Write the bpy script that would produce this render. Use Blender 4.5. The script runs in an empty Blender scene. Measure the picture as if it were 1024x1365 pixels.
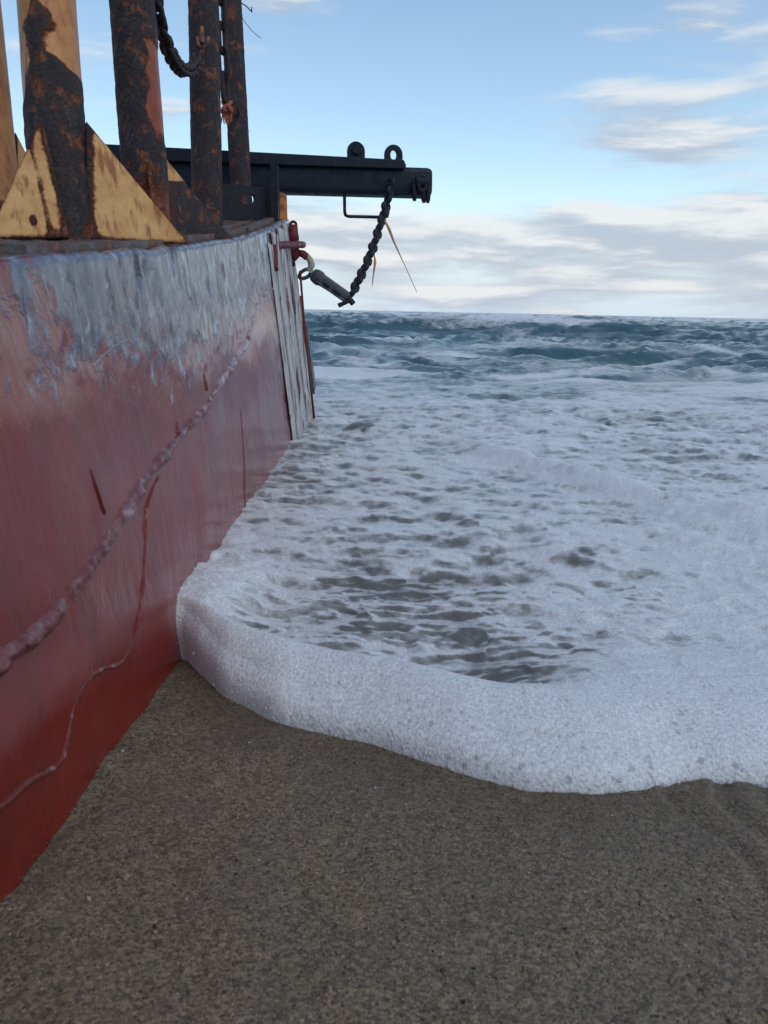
import bpy, bmesh, math, random
import numpy as np
from mathutils import Vector, Matrix

random.seed(4)
rng = np.random.default_rng(11)
sc = bpy.context.scene
col = sc.collection
rad = math.radians

# ------------------------------------------------------------------ camera, sky, sun, exposure
H = 0.5                     # eye height of the phone above the sand
FPX = 1025.0                # focal length in pixels of the 1024 x 1365 photograph
PITCH, ROLL = rad(14.67), rad(1.2)
Fv = Vector((0, math.cos(PITCH), -math.sin(PITCH)))
R0 = Vector((1, 0, 0)); U0 = Vector((0, math.sin(PITCH), math.cos(PITCH)))
Rv = math.cos(ROLL) * R0 + math.sin(ROLL) * U0
Uv = -math.sin(ROLL) * R0 + math.cos(ROLL) * U0
CAM = Vector((0, 0, H))
def ray(px, py): return Fv + (px - 512) / FPX * Rv + (682.5 - py) / FPX * Uv
cd = bpy.data.cameras.new('camera'); cam = bpy.data.objects.new('camera', cd); col.objects.link(cam)
cd.sensor_fit = 'VERTICAL'; cd.lens = 4.3; cd.sensor_height = 4.3 * 1365 / FPX; cd.sensor_width = cd.sensor_height
cd.clip_start = 0.02; cd.clip_end = 20000
cd.dof.use_dof = True; cd.dof.focus_distance = 2.6; cd.dof.aperture_fstop = 2.0
cam.matrix_world = Matrix(((Rv.x, Uv.x, -Fv.x, 0), (Rv.y, Uv.y, -Fv.y, 0), (Rv.z, Uv.z, -Fv.z, H), (0, 0, 0, 1)))
sc.camera = cam

SUN_EL, SUN_AZ = 52, 135     # azimuth clockwise from +Y (the sea): the sun stands behind the right shoulder, veiled
sd = bpy.data.lights.new('sun', 'SUN'); sun = bpy.data.objects.new('sun', sd); col.objects.link(sun)
sd.energy = 0.5; sd.angle = rad(28); sd.color = (1, .93, .84)
sdir = Vector((math.sin(rad(SUN_AZ)) * math.cos(rad(SUN_EL)), math.cos(rad(SUN_AZ)) * math.cos(rad(SUN_EL)), math.sin(rad(SUN_EL))))
sun.rotation_euler = (-sdir).to_track_quat('-Z', 'Y').to_euler()
sun.location = sdir * 30

sc.view_settings.view_transform = 'Standard'; sc.view_settings.look = 'None'
sc.view_settings.exposure = 0.18; sc.view_settings.gamma = 1.0; sc.view_settings.use_curve_mapping = False


class NT:
    """small node-tree helper"""
    def __init__(s, tree):
        s.t = tree; s.n = tree.nodes; s.l = tree.links; s.n.clear()
    def node(s, kind, props=None, **ins):
        n = s.n.new(kind)
        for k, v in (props or {}).items(): setattr(n, k, v)
        for k, v in ins.items():
            key = int(k[1:]) if k[0] == 'i' and k[1:].isdigit() else k.replace('_', ' ')
            s.put(n.inputs[key], v)
        return n
    def put(s, sock, v):
        if isinstance(v, bpy.types.NodeSocket): s.l.new(v, sock)
        elif isinstance(v, bpy.types.Node): s.l.new(v.outputs[0], sock)
        else:
            if isinstance(v, tuple) and len(v) == 3 and sock.type == 'RGBA': v = (*v, 1)
            sock.default_value = v
    def m(s, op, a, b=0.0, c=0.0, clamp=False):
        n = s.n.new('ShaderNodeMath'); n.operation = op; n.use_clamp = clamp
        s.put(n.inputs[0], a); s.put(n.inputs[1], b); s.put(n.inputs[2], c)
        return n.outputs[0]
    def ramp01(s, x, a, b, lo=0.0, hi=1.0, smooth=True):
        n = s.n.new('ShaderNodeMapRange'); n.interpolation_type = 'SMOOTHSTEP' if smooth else 'LINEAR'; n.clamp = True
        s.put(n.inputs[0], x); s.put(n.inputs[1], a); s.put(n.inputs[2], b); s.put(n.inputs[3], lo); s.put(n.inputs[4], hi)
        return n.outputs[0]
    def mix(s, f, a, b):
        n = s.n.new('ShaderNodeMix'); n.data_type = 'RGBA'
        s.put(n.inputs[0], f); s.put(n.inputs[6], a); s.put(n.inputs[7], b)
        return n.outputs[2]
    def map(s, v, scale=(1, 1, 1), loc=(0, 0, 0), rot=(0, 0, 0)):
        n = s.n.new('ShaderNodeMapping'); s.put(n.inputs[0], v)
        n.inputs[1].default_value = loc; n.inputs[2].default_value = rot; n.inputs[3].default_value = scale
        return n.outputs[0]
    def noise(s, v, scale=5.0, detail=4.0, rough=.55, dist=0.0, out=0):
        n = s.n.new('ShaderNodeTexNoise'); s.put(n.inputs['Vector'], v)
        n.inputs['Scale'].default_value = scale; n.inputs['Detail'].default_value = detail
        n.inputs['Roughness'].default_value = rough; n.inputs['Distortion'].default_value = dist
        return n.outputs[out]
    def vor(s, v, scale=5.0, feature='F1', out='Distance', randomness=1.0):
        n = s.n.new('ShaderNodeTexVoronoi'); n.feature = feature; s.put(n.inputs['Vector'], v)
        n.inputs['Scale'].default_value = scale; n.inputs['Randomness'].default_value = randomness
        return n.outputs[out]
    def bump(s, h, strength=.5, dist=.002, normal=None):
        n = s.n.new('ShaderNodeBump'); s.put(n.inputs['Height'], h)
        s.put(n.inputs['Strength'], strength); n.inputs['Distance'].default_value = dist
        if normal is not None: s.put(n.inputs['Normal'], normal)
        return n.outputs[0]
    def attr(s, name, out='Fac'):
        n = s.n.new('ShaderNodeAttribute'); n.attribute_name = name
        return n.outputs[out]


# sky: Nishita light with broken low cloud mixed in over every direction
world = bpy.data.worlds.new('World'); sc.world = world; world.use_nodes = True
w = NT(world.node_tree)
tc = w.node('ShaderNodeTexCoord').outputs['Generated']
sky = w.node('ShaderNodeTexSky', {'sky_type': 'NISHITA', 'sun_disc': False, 'sun_elevation': rad(SUN_EL), 'sun_rotation': rad(SUN_AZ),
                                  'altitude': 0.0, 'air_density': 1.0, 'dust_density': 0.6, 'ozone_density': 1.6})
sep = w.node('ShaderNodeSeparateXYZ', None, Vector=tc)
el = sep.outputs[2]
def cloud_density(vec):
    big = w.noise(w.map(vec, (3.0, 3.0, 17.0), (1.7, 0.4, 3.1)), 1.0, 2.0, .5)
    fine = w.noise(w.map(vec, (5.5, 5.5, 34.0), (7.3, 2.2, 0.6)), 1.0, 6.0, .58, .25)
    return w.m('ADD', w.m('MULTIPLY', big, .55), w.m('MULTIPLY', fine, .45))
up = w.node('ShaderNodeVectorMath', {'operation': 'ADD'}); w.l.new(tc, up.inputs[0]); up.inputs[1].default_value = (0.012, -0.006, 0.014)
d0 = cloud_density(tc); d1 = cloud_density(up.outputs[0])
thr = w.ramp01(el, 0.10, 0.17, .405, .552)
def puff(px, py, rx, rz, amt):
    d = ray(px, py).normalized()
    a = w.node('ShaderNodeVectorMath', {'operation': 'SUBTRACT'}); w.l.new(tc, a.inputs[0]); a.inputs[1].default_value = d
    b = w.node('ShaderNodeVectorMath', {'operation': 'DIVIDE'}); w.l.new(a.outputs[0], b.inputs[0]); b.inputs[1].default_value = (rx, rx, rz)
    l = w.node('ShaderNodeVectorMath', {'operation': 'LENGTH'}); w.l.new(b.outputs[0], l.inputs[0])
    return w.ramp01(l.outputs['Value'], 0, 1, amt, 0)
bias = w.m('ADD', puff(960, 40, .24, .075, .10), w.m('ADD', puff(390, 0, .10, .05, .15), w.m('ADD', puff(900, 195, .22, .05, .10), puff(232, 148, .06, .03, .11))))
bias = w.m('SUBTRACT', bias, puff(560, 120, .30, .085, .09))
d0t = w.m('ADD', w.m('SUBTRACT', d0, thr), bias)
mask = w.ramp01(d0t, -.045, .12)
lit = w.ramp01(w.m('SUBTRACT', d0, d1), -.055, .08)
ccol = w.mix(lit, (2.75, 3.1, 3.75), (5.0, 5.05, 5.05))
veil = w.ramp01(el, 0.0, 0.17, 0.95, 0.0)
skyg = w.node('ShaderNodeMix', {'data_type': 'RGBA', 'blend_type': 'MULTIPLY'}, i0=1.0, i6=sky.outputs[0], i7=(1.22, 1.21, 1.10)).outputs[2]
base = w.mix(veil, skyg, (4.0, 4.75, 5.4))
skyc = w.mix(w.m('MULTIPLY', mask, .85), base, ccol)
bg = w.node('ShaderNodeBackground', None, Color=skyc, Strength=0.15)
w.node('ShaderNodeOutputWorld', None, Surface=bg)


# ------------------------------------------------------------------ helpers
def at(px, py, t): return CAM + t * ray(px, py)             # a point of the place at depth t
WX, LEAN = -0.335, 0.12                                      # hull side: x = WX - LEAN * z
def on_wall(px, py, off=0.0):
    d = ray(px, py); n = Vector((1, 0, LEAN)); t = (WX - CAM.dot(n)) / d.dot(n); p = CAM + t * d
    return p + Vector((off + float(wall_off(np.array([p.y]), np.array([p.z]))[0]), 0, off * LEAN))
def on_level(px, py, z=.015):
    d = ray(px, py); return CAM + (z - H) / d.z * d

PERM = np.random.default_rng(3).permutation(512)
def perlin(x, y, seed=0):
    xi = np.floor(x).astype(np.int64); yi = np.floor(y).astype(np.int64)
    xf = x - xi; yf = y - yi
    def g(ix, iy, fx, fy):
        h = PERM[(PERM[(ix + seed * 17) & 511] + iy) & 511]
        a = h * (2 * np.pi / 512)
        return np.cos(a) * fx + np.sin(a) * fy
    u = xf * xf * xf * (xf * (xf * 6 - 15) + 10); v = yf * yf * yf * (yf * (yf * 6 - 15) + 10)
    a = g(xi, yi, xf, yf); b = g(xi + 1, yi, xf - 1, yf); c = g(xi, yi + 1, xf, yf - 1); d = g(xi + 1, yi + 1, xf - 1, yf - 1)
    return ((a + u * (b - a)) * (1 - v) + (c + u * (d - c)) * v) * 1.4
def fbm(x, y, oct=4, seed=0, gain=.5):
    r = 0; a = 1.0
    for o in range(oct):
        r = r + a * perlin(x * 2 ** o + 13.7 * o, y * 2 ** o - 7.1 * o, seed + o); a *= gain
    return r
def sstep(x, a, b):
    t = np.clip((x - a) / (b - a), 0, 1); return t * t * (3 - 2 * t)

def wall_off(y, z): return .008 * fbm(y * 1.6, z * 2.2, 3, 6) + .0016 * fbm(y * 8, z * 6, 3, 7)

def link(name, me, parent=None, loc=None):
    o = bpy.data.objects.new(name, me); col.objects.link(o)
    if parent is not None: o.parent = parent
    if loc is not None: o.location = loc
    return o
def thing(name, label, cat, loc=(0, 0, 0), group=None):
    o = link(name, None, loc=loc); return tag(o, label, cat, group)
def tag(o, label=None, cat=None, group=None, kind=None):
    if label: o['label'] = label
    if cat: o['category'] = cat
    if group: o['group'] = group
    if kind: o['kind'] = kind
    return o
def npmesh(name, V, Fq, mat=None, smooth=True, attrs=None, uv=None):
    """V (n,3), Fq (m,3|4) index arrays"""
    V = np.asarray(V, np.float32); Fq = np.asarray(Fq, np.int32); k = Fq.shape[1]
    me = bpy.data.meshes.new(name)
    me.vertices.add(len(V)); me.vertices.foreach_set('co', V.ravel())
    me.loops.add(Fq.size); me.loops.foreach_set('vertex_index', Fq.ravel())
    me.polygons.add(len(Fq)); me.polygons.foreach_set('loop_start', np.arange(0, Fq.size, k, dtype=np.int32))
    me.update(calc_edges=True)
    if smooth: me.polygons.foreach_set('use_smooth', np.ones(len(Fq), bool))
    for an, av in (attrs or {}).items():
        if av.ndim == 1:
            a = me.attributes.new(an, 'FLOAT', 'POINT'); a.data.foreach_set('value', av.astype(np.float32))
        else:
            a = me.attributes.new(an, 'FLOAT_COLOR', 'POINT'); a.data.foreach_set('color', av.astype(np.float32).ravel())
    if uv is not None:
        l = me.uv_layers.new(name='UVMap'); l.data.foreach_set('uv', np.asarray(uv, np.float32)[Fq.ravel()].ravel())
    if mat: me.materials.append(mat)
    return me
def gridfaces(nr, nc, wrap=False):
    i = np.arange(nr - 1)[:, None]; j = np.arange(nc if wrap else nc - 1)[None, :]; j2 = (j + 1) % nc
    return np.stack([i * nc + j, i * nc + j2, (i + 1) * nc + j2, (i + 1) * nc + j], -1).reshape(-1, 4)
def fix(me, mat=None, smooth_angle=None, bevel=0, seg=2):
    bm = bmesh.new(); bm.from_mesh(me); bmesh.ops.recalc_face_normals(bm, faces=bm.faces); bm.to_mesh(me); bm.free()
    return me
def bm_done(bm, name, mat, bevel=0.0, seg=2, smooth=False):
    bmesh.ops.remove_doubles(bm, verts=bm.verts, dist=1e-5)
    bmesh.ops.recalc_face_normals(bm, faces=bm.faces)
    if bevel:
        es = [e for e in bm.edges if len(e.link_faces) == 2 and e.calc_face_angle(0) > .6]
        bmesh.ops.bevel(bm, geom=es, offset=bevel, segments=seg, affect='EDGES', profile=.6)
    me = bpy.data.meshes.new(name); bm.to_mesh(me); bm.free()
    for p in me.polygons: p.use_smooth = smooth
    me.materials.append(mat); return me
def plate(outer, holes, T, origin, ex, ey, mat, name, bevel=.0015):
    """extruded plate: outline and holes in 2D (metres) in the plane origin + u ex + v ey, thickness T along the normal"""
    bm = bmesh.new(); en = ex.cross(ey).normalized()
    def loop(pts):
        vs = [bm.verts.new(origin + ex * a + ey * b - en * (T / 2)) for a, b in pts]
        return [bm.edges.new((vs[i], vs[(i + 1) % len(vs)])) for i in range(len(vs))]
    ed = loop(outer)
    for h in holes: ed += loop(h)
    r = bmesh.ops.triangle_fill(bm, edges=ed, use_beauty=True)
    fs = [g for g in r['geom'] if isinstance(g, bmesh.types.BMFace)]
    ex_ = bmesh.ops.extrude_face_region(bm, geom=fs)
    bmesh.ops.translate(bm, verts=[v for v in ex_['geom'] if isinstance(v, bmesh.types.BMVert)], vec=en * T)
    return bm_done(bm, name, mat, bevel)
def oval(cx, cy, rx, ry, n=18, p=2.0):
    return [(cx + rx * math.copysign(abs(math.cos(a)) ** (2 / p), math.cos(a)), cy + ry * math.copysign(abs(math.sin(a)) ** (2 / p), math.sin(a))) for a in [2 * math.pi * i / n for i in range(n)]]
def tube(pts, radii, n=10, name='tube', mat=None, cap=True, lump=0.0, lump_f=60.0, seed=0, attrs=None):
    pts = [Vector(p) for p in pts]
    if not hasattr(radii, '__len__'): radii = [radii] * len(pts)
    V = []; prev = None
    for i, p in enumerate(pts):
        t = (pts[min(i + 1, len(pts) - 1)] - pts[max(i - 1, 0)]).normalized()
        if prev is None: a = t.orthogonal().normalized()
        else: a = (prev - t * prev.dot(t)).normalized()
        prev = a; b = t.cross(a)
        for k in range(n):
            an = 2 * math.pi * k / n; V.append(p + (a * math.cos(an) + b * math.sin(an)) * radii[i])
    V = np.array([tuple(v) for v in V])
    if lump:
        c = np.repeat(np.array([tuple(p) for p in pts]), n, 0)
        d = V - c; L = np.linalg.norm(d, axis=1, keepdims=True) + 1e-9
        nz = fbm(V[:, 0] * lump_f + V[:, 2] * lump_f * .7, V[:, 1] * lump_f + V[:, 2] * lump_f * .4, 3, seed)
        V = V + d / L * (nz * lump)[:, None]
    Fq = gridfaces(len(pts), n, True)
    me = npmesh(name, V, Fq, None)
    if cap:
        bm = bmesh.new(); bm.from_mesh(me); bm.verts.ensure_lookup_table()
        N = len(V)
        bm.faces.new([bm.verts[i] for i in range(n)]); bm.faces.new([bm.verts[i] for i in range(N - n, N)])
        bmesh.ops.recalc_face_normals(bm, faces=bm.faces); bm.to_mesh(me); bm.free()
        for p_ in me.polygons: p_.use_smooth = len(p_.vertices) == 4
    else: fix(me)
    if mat: me.materials.append(mat)
    return me
def spline(pts, n):
    P = [Vector(p) for p in pts]; out = []
    for k in range(n):
        u = k / (n - 1) * (len(P) - 1); i = min(int(u), len(P) - 2); t = u - i
        a, b, c, d = P[max(i - 1, 0)], P[i], P[i + 1], P[min(i + 2, len(P) - 1)]
        out.append(.5 * ((2 * b) + (c - a) * t + (2 * a - 5 * b + 4 * c - d) * t * t + (3 * b - a - 3 * c + d) * t ** 3))
    return out

# ------------------------------------------------------------------ materials
def new_mat(name):
    m = bpy.data.materials.new(name); m.use_nodes = True
    return m, NT(m.node_tree)
def finish(t, **ins):
    b = t.node('ShaderNodeBsdfPrincipled', None, **ins)
    t.node('ShaderNodeOutputMaterial', None, Surface=b); return b

def mat_sand():
    m, t = new_mat('wet_sand'); g = t.node('ShaderNodeTexCoord').outputs['Object']
    c = t.vor(g, 380, out='Color'); d = t.vor(g, 380)
    n1 = t.noise(g, 9, 4, .6); n2 = t.noise(g, 160, 3, .6)
    s = t.node('ShaderNodeSeparateColor', None, Color=c)
    r = t.m('ADD', t.m('MULTIPLY', s.outputs[0], .62), t.m('MULTIPLY', n2, .5))
    cr = t.node('ShaderNodeValToRGB', None, Fac=r); e = cr.color_ramp
    e.elements[0].position = .12; e.elements[0].color = (.022, .018, .013, 1)
    e.elements[1].position = 1.0; e.elements[1].color = (.40, .31, .21, 1)
    for p, q in ((.38, (.103, .077, .046, 1)), (.62, (.182, .137, .083, 1)), (.85, (.27, .20, .125, 1))):
        x = e.elements.new(p); x.color = q
    hue = t.mix(t.m('MULTIPLY', s.outputs[1], .2), cr.outputs[0], (.13, .112, .09))
    wet = t.ramp01(n1, .35, .68)
    cc = t.mix(t.m('MULTIPLY', wet, .25), hue, (.085, .068, .046))
    hgt = t.m('ADD', t.m('MULTIPLY', d, -.7), t.m('MULTIPLY', n2, .8))
    wa = t.attr('wet'); cc = t.mix(t.m('MULTIPLY', wa, .30), cc, (.055, .040, .024))
    finish(t, Base_Color=cc, Roughness=t.m('SUBTRACT', t.ramp01(wet, 0, 1, .72, .5), t.m('MULTIPLY', wa, .22)), Normal=t.bump(hgt, .9, .0016), Specular_IOR_Level=.35)
    return m
def mat_grain():
    m, t = new_mat('sand_grains'); c = t.attr('tint', 'Color')
    finish(t, Base_Color=c, Roughness=.5, Specular_IOR_Level=.4); return m

def foam_nodes(t):
    g = t.node('ShaderNodeTexCoord').outputs['Object']
    bub = t.attr('bubble'); cov = t.attr('foam'); deep = t.attr('deep')
    geo = t.node('ShaderNodeNewGeometry')
    # foam body: white froth of tiny bubbles, larger glassy ones towards the rolled lip
    f1 = t.noise(g, 300, 3, .65); f2 = t.vor(g, 260); f2b = t.vor(g, 620); f3 = t.noise(g, 45, 3, .6)
    warp = t.node('ShaderNodeVectorMath', {'operation': 'ADD'}); t.l.new(g, warp.inputs[0])
    t.l.new(t.noise(g, 90, 2, .5, out=1), warp.inputs[1])
    hole = t.vor(t.map(g, (1, 1, .75)), 78); hr = t.vor(t.map(g, (1, 1, .75)), 78, out='Color')
    hs = t.node('ShaderNodeSeparateColor', None, Color=hr).outputs[0]
    rr = t.m('MULTIPLY', t.ramp01(hs, .45, 1.0, 0.0, .36), bub)
    spot = t.ramp01(t.m('SUBTRACT', t.m('ADD', hole, t.m('MULTIPLY', t.m('SUBTRACT', f1, .5), .30)), rr), -.16, .10, 1.0, 0.0)
    spot = t.m('MULTIPLY', spot, t.ramp01(rr, .02, .09))
    hole2 = t.vor(g, 210); hs2 = t.node('ShaderNodeSeparateColor', None, Color=t.vor(g, 210, out='Color')).outputs[1]
    rr2 = t.m('MULTIPLY', t.ramp01(hs2, .35, 1.0, 0.0, .45), t.ramp01(bub, .1, .9))
    spot2 = t.m('MULTIPLY', t.ramp01(t.m('SUBTRACT', hole2, rr2), -.1, .04, 1.0, 0.0), t.ramp01(rr2, .02, .1))
    spots = t.m('MAXIMUM', spot, t.m('MULTIPLY', spot2, .35))
    white = t.mix(t.ramp01(t.noise(g, 210, 4, .7), .3, .7), (.50, .505, .515), (.77, .77, .775))
    fcol = t.mix(t.m('MULTIPLY', spots, .45), white, (.20, .19, .185))
    dome = lambda d: t.m('SUBTRACT', 1.0, t.m('MULTIPLY', t.m('MULTIPLY', d, d), 1.6))
    fh = t.m('ADD', t.m('MULTIPLY', dome(f2), .55), t.m('ADD', t.m('MULTIPLY', dome(f2b), .30), t.m('ADD', t.m('MULTIPLY', f3, .45), t.m('MULTIPLY', spots, -.7))))
    fb = t.node('ShaderNodeBsdfPrincipled', None, Base_Color=fcol, Roughness=t.ramp01(bub, 0, .4, .42, .7), Specular_IOR_Level=.5,
                Normal=t.bump(fh, .6, .0024), Subsurface_Weight=.6, Subsurface_Radius=(.02, .02, .021), Subsurface_Scale=.5)
    # water: thin and sandy near the edge, teal out at sea
    wn = t.m('ADD', t.noise(t.map(g, (1.0, 1.5, 1)), 26, 4, .6), t.m('MULTIPLY', t.noise(t.map(g, (1.0, 1.8, 1)), 5, 5, .6), 1.2))
    wcol = t.mix(deep, (.125, .118, .108), (.026, .082, .100))
    wb = t.node('ShaderNodeBsdfPrincipled', None, Base_Color=wcol, Roughness=t.ramp01(deep, 0, 1, .10, .16), IOR=1.33,
                Normal=t.bump(wn, t.ramp01(deep, 0, 1, .22, .30), .02))
    # coverage breaks into lace
    lace = t.noise(t.map(g, (1.0, 1.35, 1)), 34, 5, .62, .6); lace2 = t.noise(t.map(g, (1.0, 1.6, 1)), 7, 5, .62, .5)
    k = t.m('ADD', t.m('MULTIPLY', lace, t.ramp01(deep, 0, .6, .45, .18)), t.m('MULTIPLY', lace2, t.ramp01(deep, 0, .6, .35, .62)))
    k = t.m('ADD', k, t.m('SUBTRACT', cov, .92))
    f = t.ramp01(k, t.ramp01(deep, 0, .6, -.34, -.24), .19)
    mx = t.node('ShaderNodeMixShader', None, i0=f, i1=wb, i2=fb)
    t.node('ShaderNodeOutputMaterial', None, Surface=mx)
def mat_sea():
    m, t = new_mat('sea_water_and_froth'); foam_nodes(t); return m

def mat_hull():
    m, t = new_mat('red_hull_paint')
    uv = t.node('ShaderNodeUVMap').outputs[0]                 # u = metres along the hull, v = metres below the deck edge
    s = t.node('ShaderNodeSeparateXYZ', None, Vector=uv); u, d = s.outputs[0], s.outputs[1]
    dash = t.noise(t.map(uv, (34, 26, 1), (2, 5, 0)), 1, 4, .62, .4); dab = t.noise(t.map(uv, (10, 12, 1), (9, 1, 0)), 1, 4, .6, .5)
    streak = t.noise(t.map(uv, (15, 3.4, 1)), 1, 5, .62); streak2 = t.noise(t.map(uv, (52, 13, 1)), 1, 4, .6)
    fine = t.noise(t.map(uv, (120, 60, 1)), 1, 3, .6); blot = t.noise(t.map(uv, (4, 5, 1)), 1, 4, .6)
    red = t.mix(t.ramp01(blot, .3, .7), (.165, .0100, .0052), (.215, .0160, .0090))
    red = t.mix(t.ramp01(streak, .5, .78, 0, .55), red, (.075, .010, .009))
    # salt haze over the red in vertical runs, with sky sheen painted in
    haze_sheen = t.m('MULTIPLY', t.ramp01(t.m('ADD', t.m('MULTIPLY', streak, .6), t.m('MULTIPLY', streak2, .4)), .44, .68), t.ramp01(d, .62, .2, .05, .55))
    haze_sheen = t.m('MULTIPLY', haze_sheen, t.ramp01(u, .9, 2.3, .10, 1.0))
    red = t.mix(haze_sheen, red, (.145, .082, .112))
    # white band below the deck edge; its pale dabs include painted sky glints
    thr = t.ramp01(u, .75, 1.45, .075, .20, False)
    edge = t.m('ADD', t.m('SUBTRACT', thr, d), t.m('ADD', t.m('MULTIPLY', t.m('SUBTRACT', dab, .5), .20), t.m('MULTIPLY', t.m('SUBTRACT', dash, .5), .30)))
    band = t.ramp01(edge, -.035, .035)
    band = t.m('MULTIPLY', band, t.ramp01(t.m('ADD', dab, t.ramp01(u, .7, 1.15, -.14, .3)), .42, .52))
    # grey-white worn end near the bow
    endw = t.m('MULTIPLY', t.ramp01(t.m('ADD', u, t.m('MULTIPLY', t.m('SUBTRACT', streak, .5), 1.1)), 2.35, 3.1), t.ramp01(dash, .44, .60, .06, .9))
    band = t.m('MAXIMUM', band, endw)
    white = t.mix(t.ramp01(t.m('ADD', dash, t.ramp01(u, .9, 2.3, -.07, .06)), .46, .64), (.075, .072, .115), (.34, .35, .39))
    white = t.mix(t.ramp01(dab, .40, .62, .6, 0.0), white, (.09, .085, .12))
    white = t.mix(t.ramp01(blot, .55, .75, 0, .6), white, (.20, .065, .07))
    crack = t.noise(t.map(uv, (17, 6, 1), (3, 1, 0)), 1, 5, .66, .5)
    crk = t.m('MULTIPLY', t.ramp01(crack, .57, .615), band)
    chip = t.m('MULTIPLY', t.ramp01(t.noise(t.map(uv, (60, 40, 1)), 1, 3, .6), .52, .60), t.m('MULTIPLY', band, t.ramp01(d, .03, .2, .25, 1.0)))
    c = t.mix(band, red, white)
    c = t.mix(t.m('MULTIPLY', chip, .75), c, (.10, .04, .045))
    c = t.mix(crk, c, (.022, .018, .024))
    hgt = t.m('ADD', t.m('MULTIPLY', streak2, .5), t.m('ADD', t.m('MULTIPLY', fine, .35), t.m('SUBTRACT', t.m('MULTIPLY', band, .5), t.m('ADD', t.m('MULTIPLY', crk, 1.0), t.m('MULTIPLY', chip, .5)))))
    rough = t.m('ADD', t.ramp01(streak2, .3, .7, .15, .28), t.m('MULTIPLY', band, .05))
    finish(t, Base_Color=c, Roughness=rough, Normal=t.bump(hgt, .8, .003), Specular_IOR_Level=.45, Coat_Weight=.3, Coat_Roughness=.18)
    return m
def mat_seam():
    m, t = new_mat('weld_seam_paint'); g = t.node('ShaderNodeTexCoord').outputs['Object']
    n = t.noise(g, 55, 4, .65); n2 = t.noise(g, 22, 3, .6); s = t.node('ShaderNodeSeparateXYZ', None, Vector=g)
    c = t.mix(t.ramp01(n, .3, .7), (.10, .012, .010), (.17, .035, .034))
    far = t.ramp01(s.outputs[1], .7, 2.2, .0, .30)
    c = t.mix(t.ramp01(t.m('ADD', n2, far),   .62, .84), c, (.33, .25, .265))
    finish(t, Base_Color=c, Roughness=.36, Normal=t.bump(n, .6, .004), Coat_Weight=.3, Coat_Roughness=.2); return m

def mat_rusting(name, paint, paint2, scale_dark=(.018, .014, .016), rough=.55, noise_amt=.5, rust=(.20, .052, .014), metal=0.0, oscale=1.0):
    """paint peeling to orange rust and then to dark scale, driven by the per-vertex 'rust' attribute"""
    m, t = new_mat(name); g = t.node('ShaderNodeTexCoord').outputs['Object']
    g = t.map(g, (oscale,) * 3)
    r = t.attr('rust'); n = t.noise(g, 26, 5, .65); nf = t.noise(g, 150, 4, .65); run = t.noise(t.map(g, (60, 60, 6)), 1, 4, .6)
    k = t.m('ADD', r, t.m('ADD', t.m('MULTIPLY', t.m('SUBTRACT', n, .5), noise_amt), t.m('MULTIPLY', t.m('SUBTRACT', nf, .5), .16)))
    pc = t.mix(t.ramp01(n, .3, .7), paint, paint2)
    pc = t.mix(t.ramp01(t.noise(g, 11, 5, .65), .47, .68, 0, .6), pc, (.34, .125, .03))
    pc = t.mix(t.ramp01(run, .50, .68, 0, .85), pc, (.22, .06, .015))
    oc = t.mix(t.ramp01(nf, .35, .65), rust, tuple(x * .38 for x in rust))
    dc = t.mix(t.ramp01(nf, .4, .72), scale_dark, (.055, .032, .026))
    dc = t.mix(t.ramp01(n, .50, .64, 0, .85), dc, (.075, .026, .013))
    dc = t.mix(t.m('MULTIPLY', t.ramp01(n, .54, .63), t.ramp01(run, .42, .56)), dc, (.21, .062, .017))
    dc = t.mix(t.m('MULTIPLY', t.ramp01(run, .5, .7), t.ramp01(nf, .4, .6)), dc, (.06, .05, .052))
    c = t.mix(t.ramp01(k, .30, .44), pc, oc)
    c = t.mix(t.ramp01(k, .47, .60), c, dc)
    hgt = t.m('ADD', t.m('MULTIPLY', nf, t.ramp01(k, .3, .55, .12, 1.0)), t.m('MULTIPLY', t.ramp01(k, .44, .56), .8))
    ro = t.ramp01(k, .3, .5, rough * .75, .72)
    finish(t, Specular_IOR_Level=.3, Base_Color=c, Roughness=ro, Normal=t.bump(hgt, .9, .005)); return m
def mat_steel(name, a, b, rust, amount=.62, rough=.42, scale=1.0):
    m, t = new_mat(name); g = t.node('ShaderNodeTexCoord').outputs['Object']
    n = t.noise(g, 24 * scale, 5, .62); nf = t.noise(g, 130 * scale, 4, .65)
    c = t.mix(t.ramp01(nf, .35, .65), a, b)
    c = t.mix(t.ramp01(n, amount, amount + .09), c, rust)
    finish(t, Specular_IOR_Level=.22, Base_Color=c, Roughness=t.ramp01(n, .35, .7, rough - .1, rough + .2), Normal=t.bump(t.m('ADD', nf, n), .5, .0025), Metallic=0.0)
    return m
def mat_deck():
    m, t = new_mat('rusty_deck'); g = t.node('ShaderNodeTexCoord').outputs['Object']
    n = t.noise(g, 14, 5, .65); n2 = t.noise(g, 70, 4, .65)
    c = t.mix(t.ramp01(n, .36, .52), (.10, .095, .095), (.075, .040, .028))
    c = t.mix(t.ramp01(n, .56, .66), c, (.16, .05, .018))
    c = t.mix(t.ramp01(n2, .5, .75, 0, .5), c, (.24, .19, .15))
    finish(t, Base_Color=c, Roughness=.7, Normal=t.bump(t.m('ADD', n, n2), .8, .006)); return m
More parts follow.
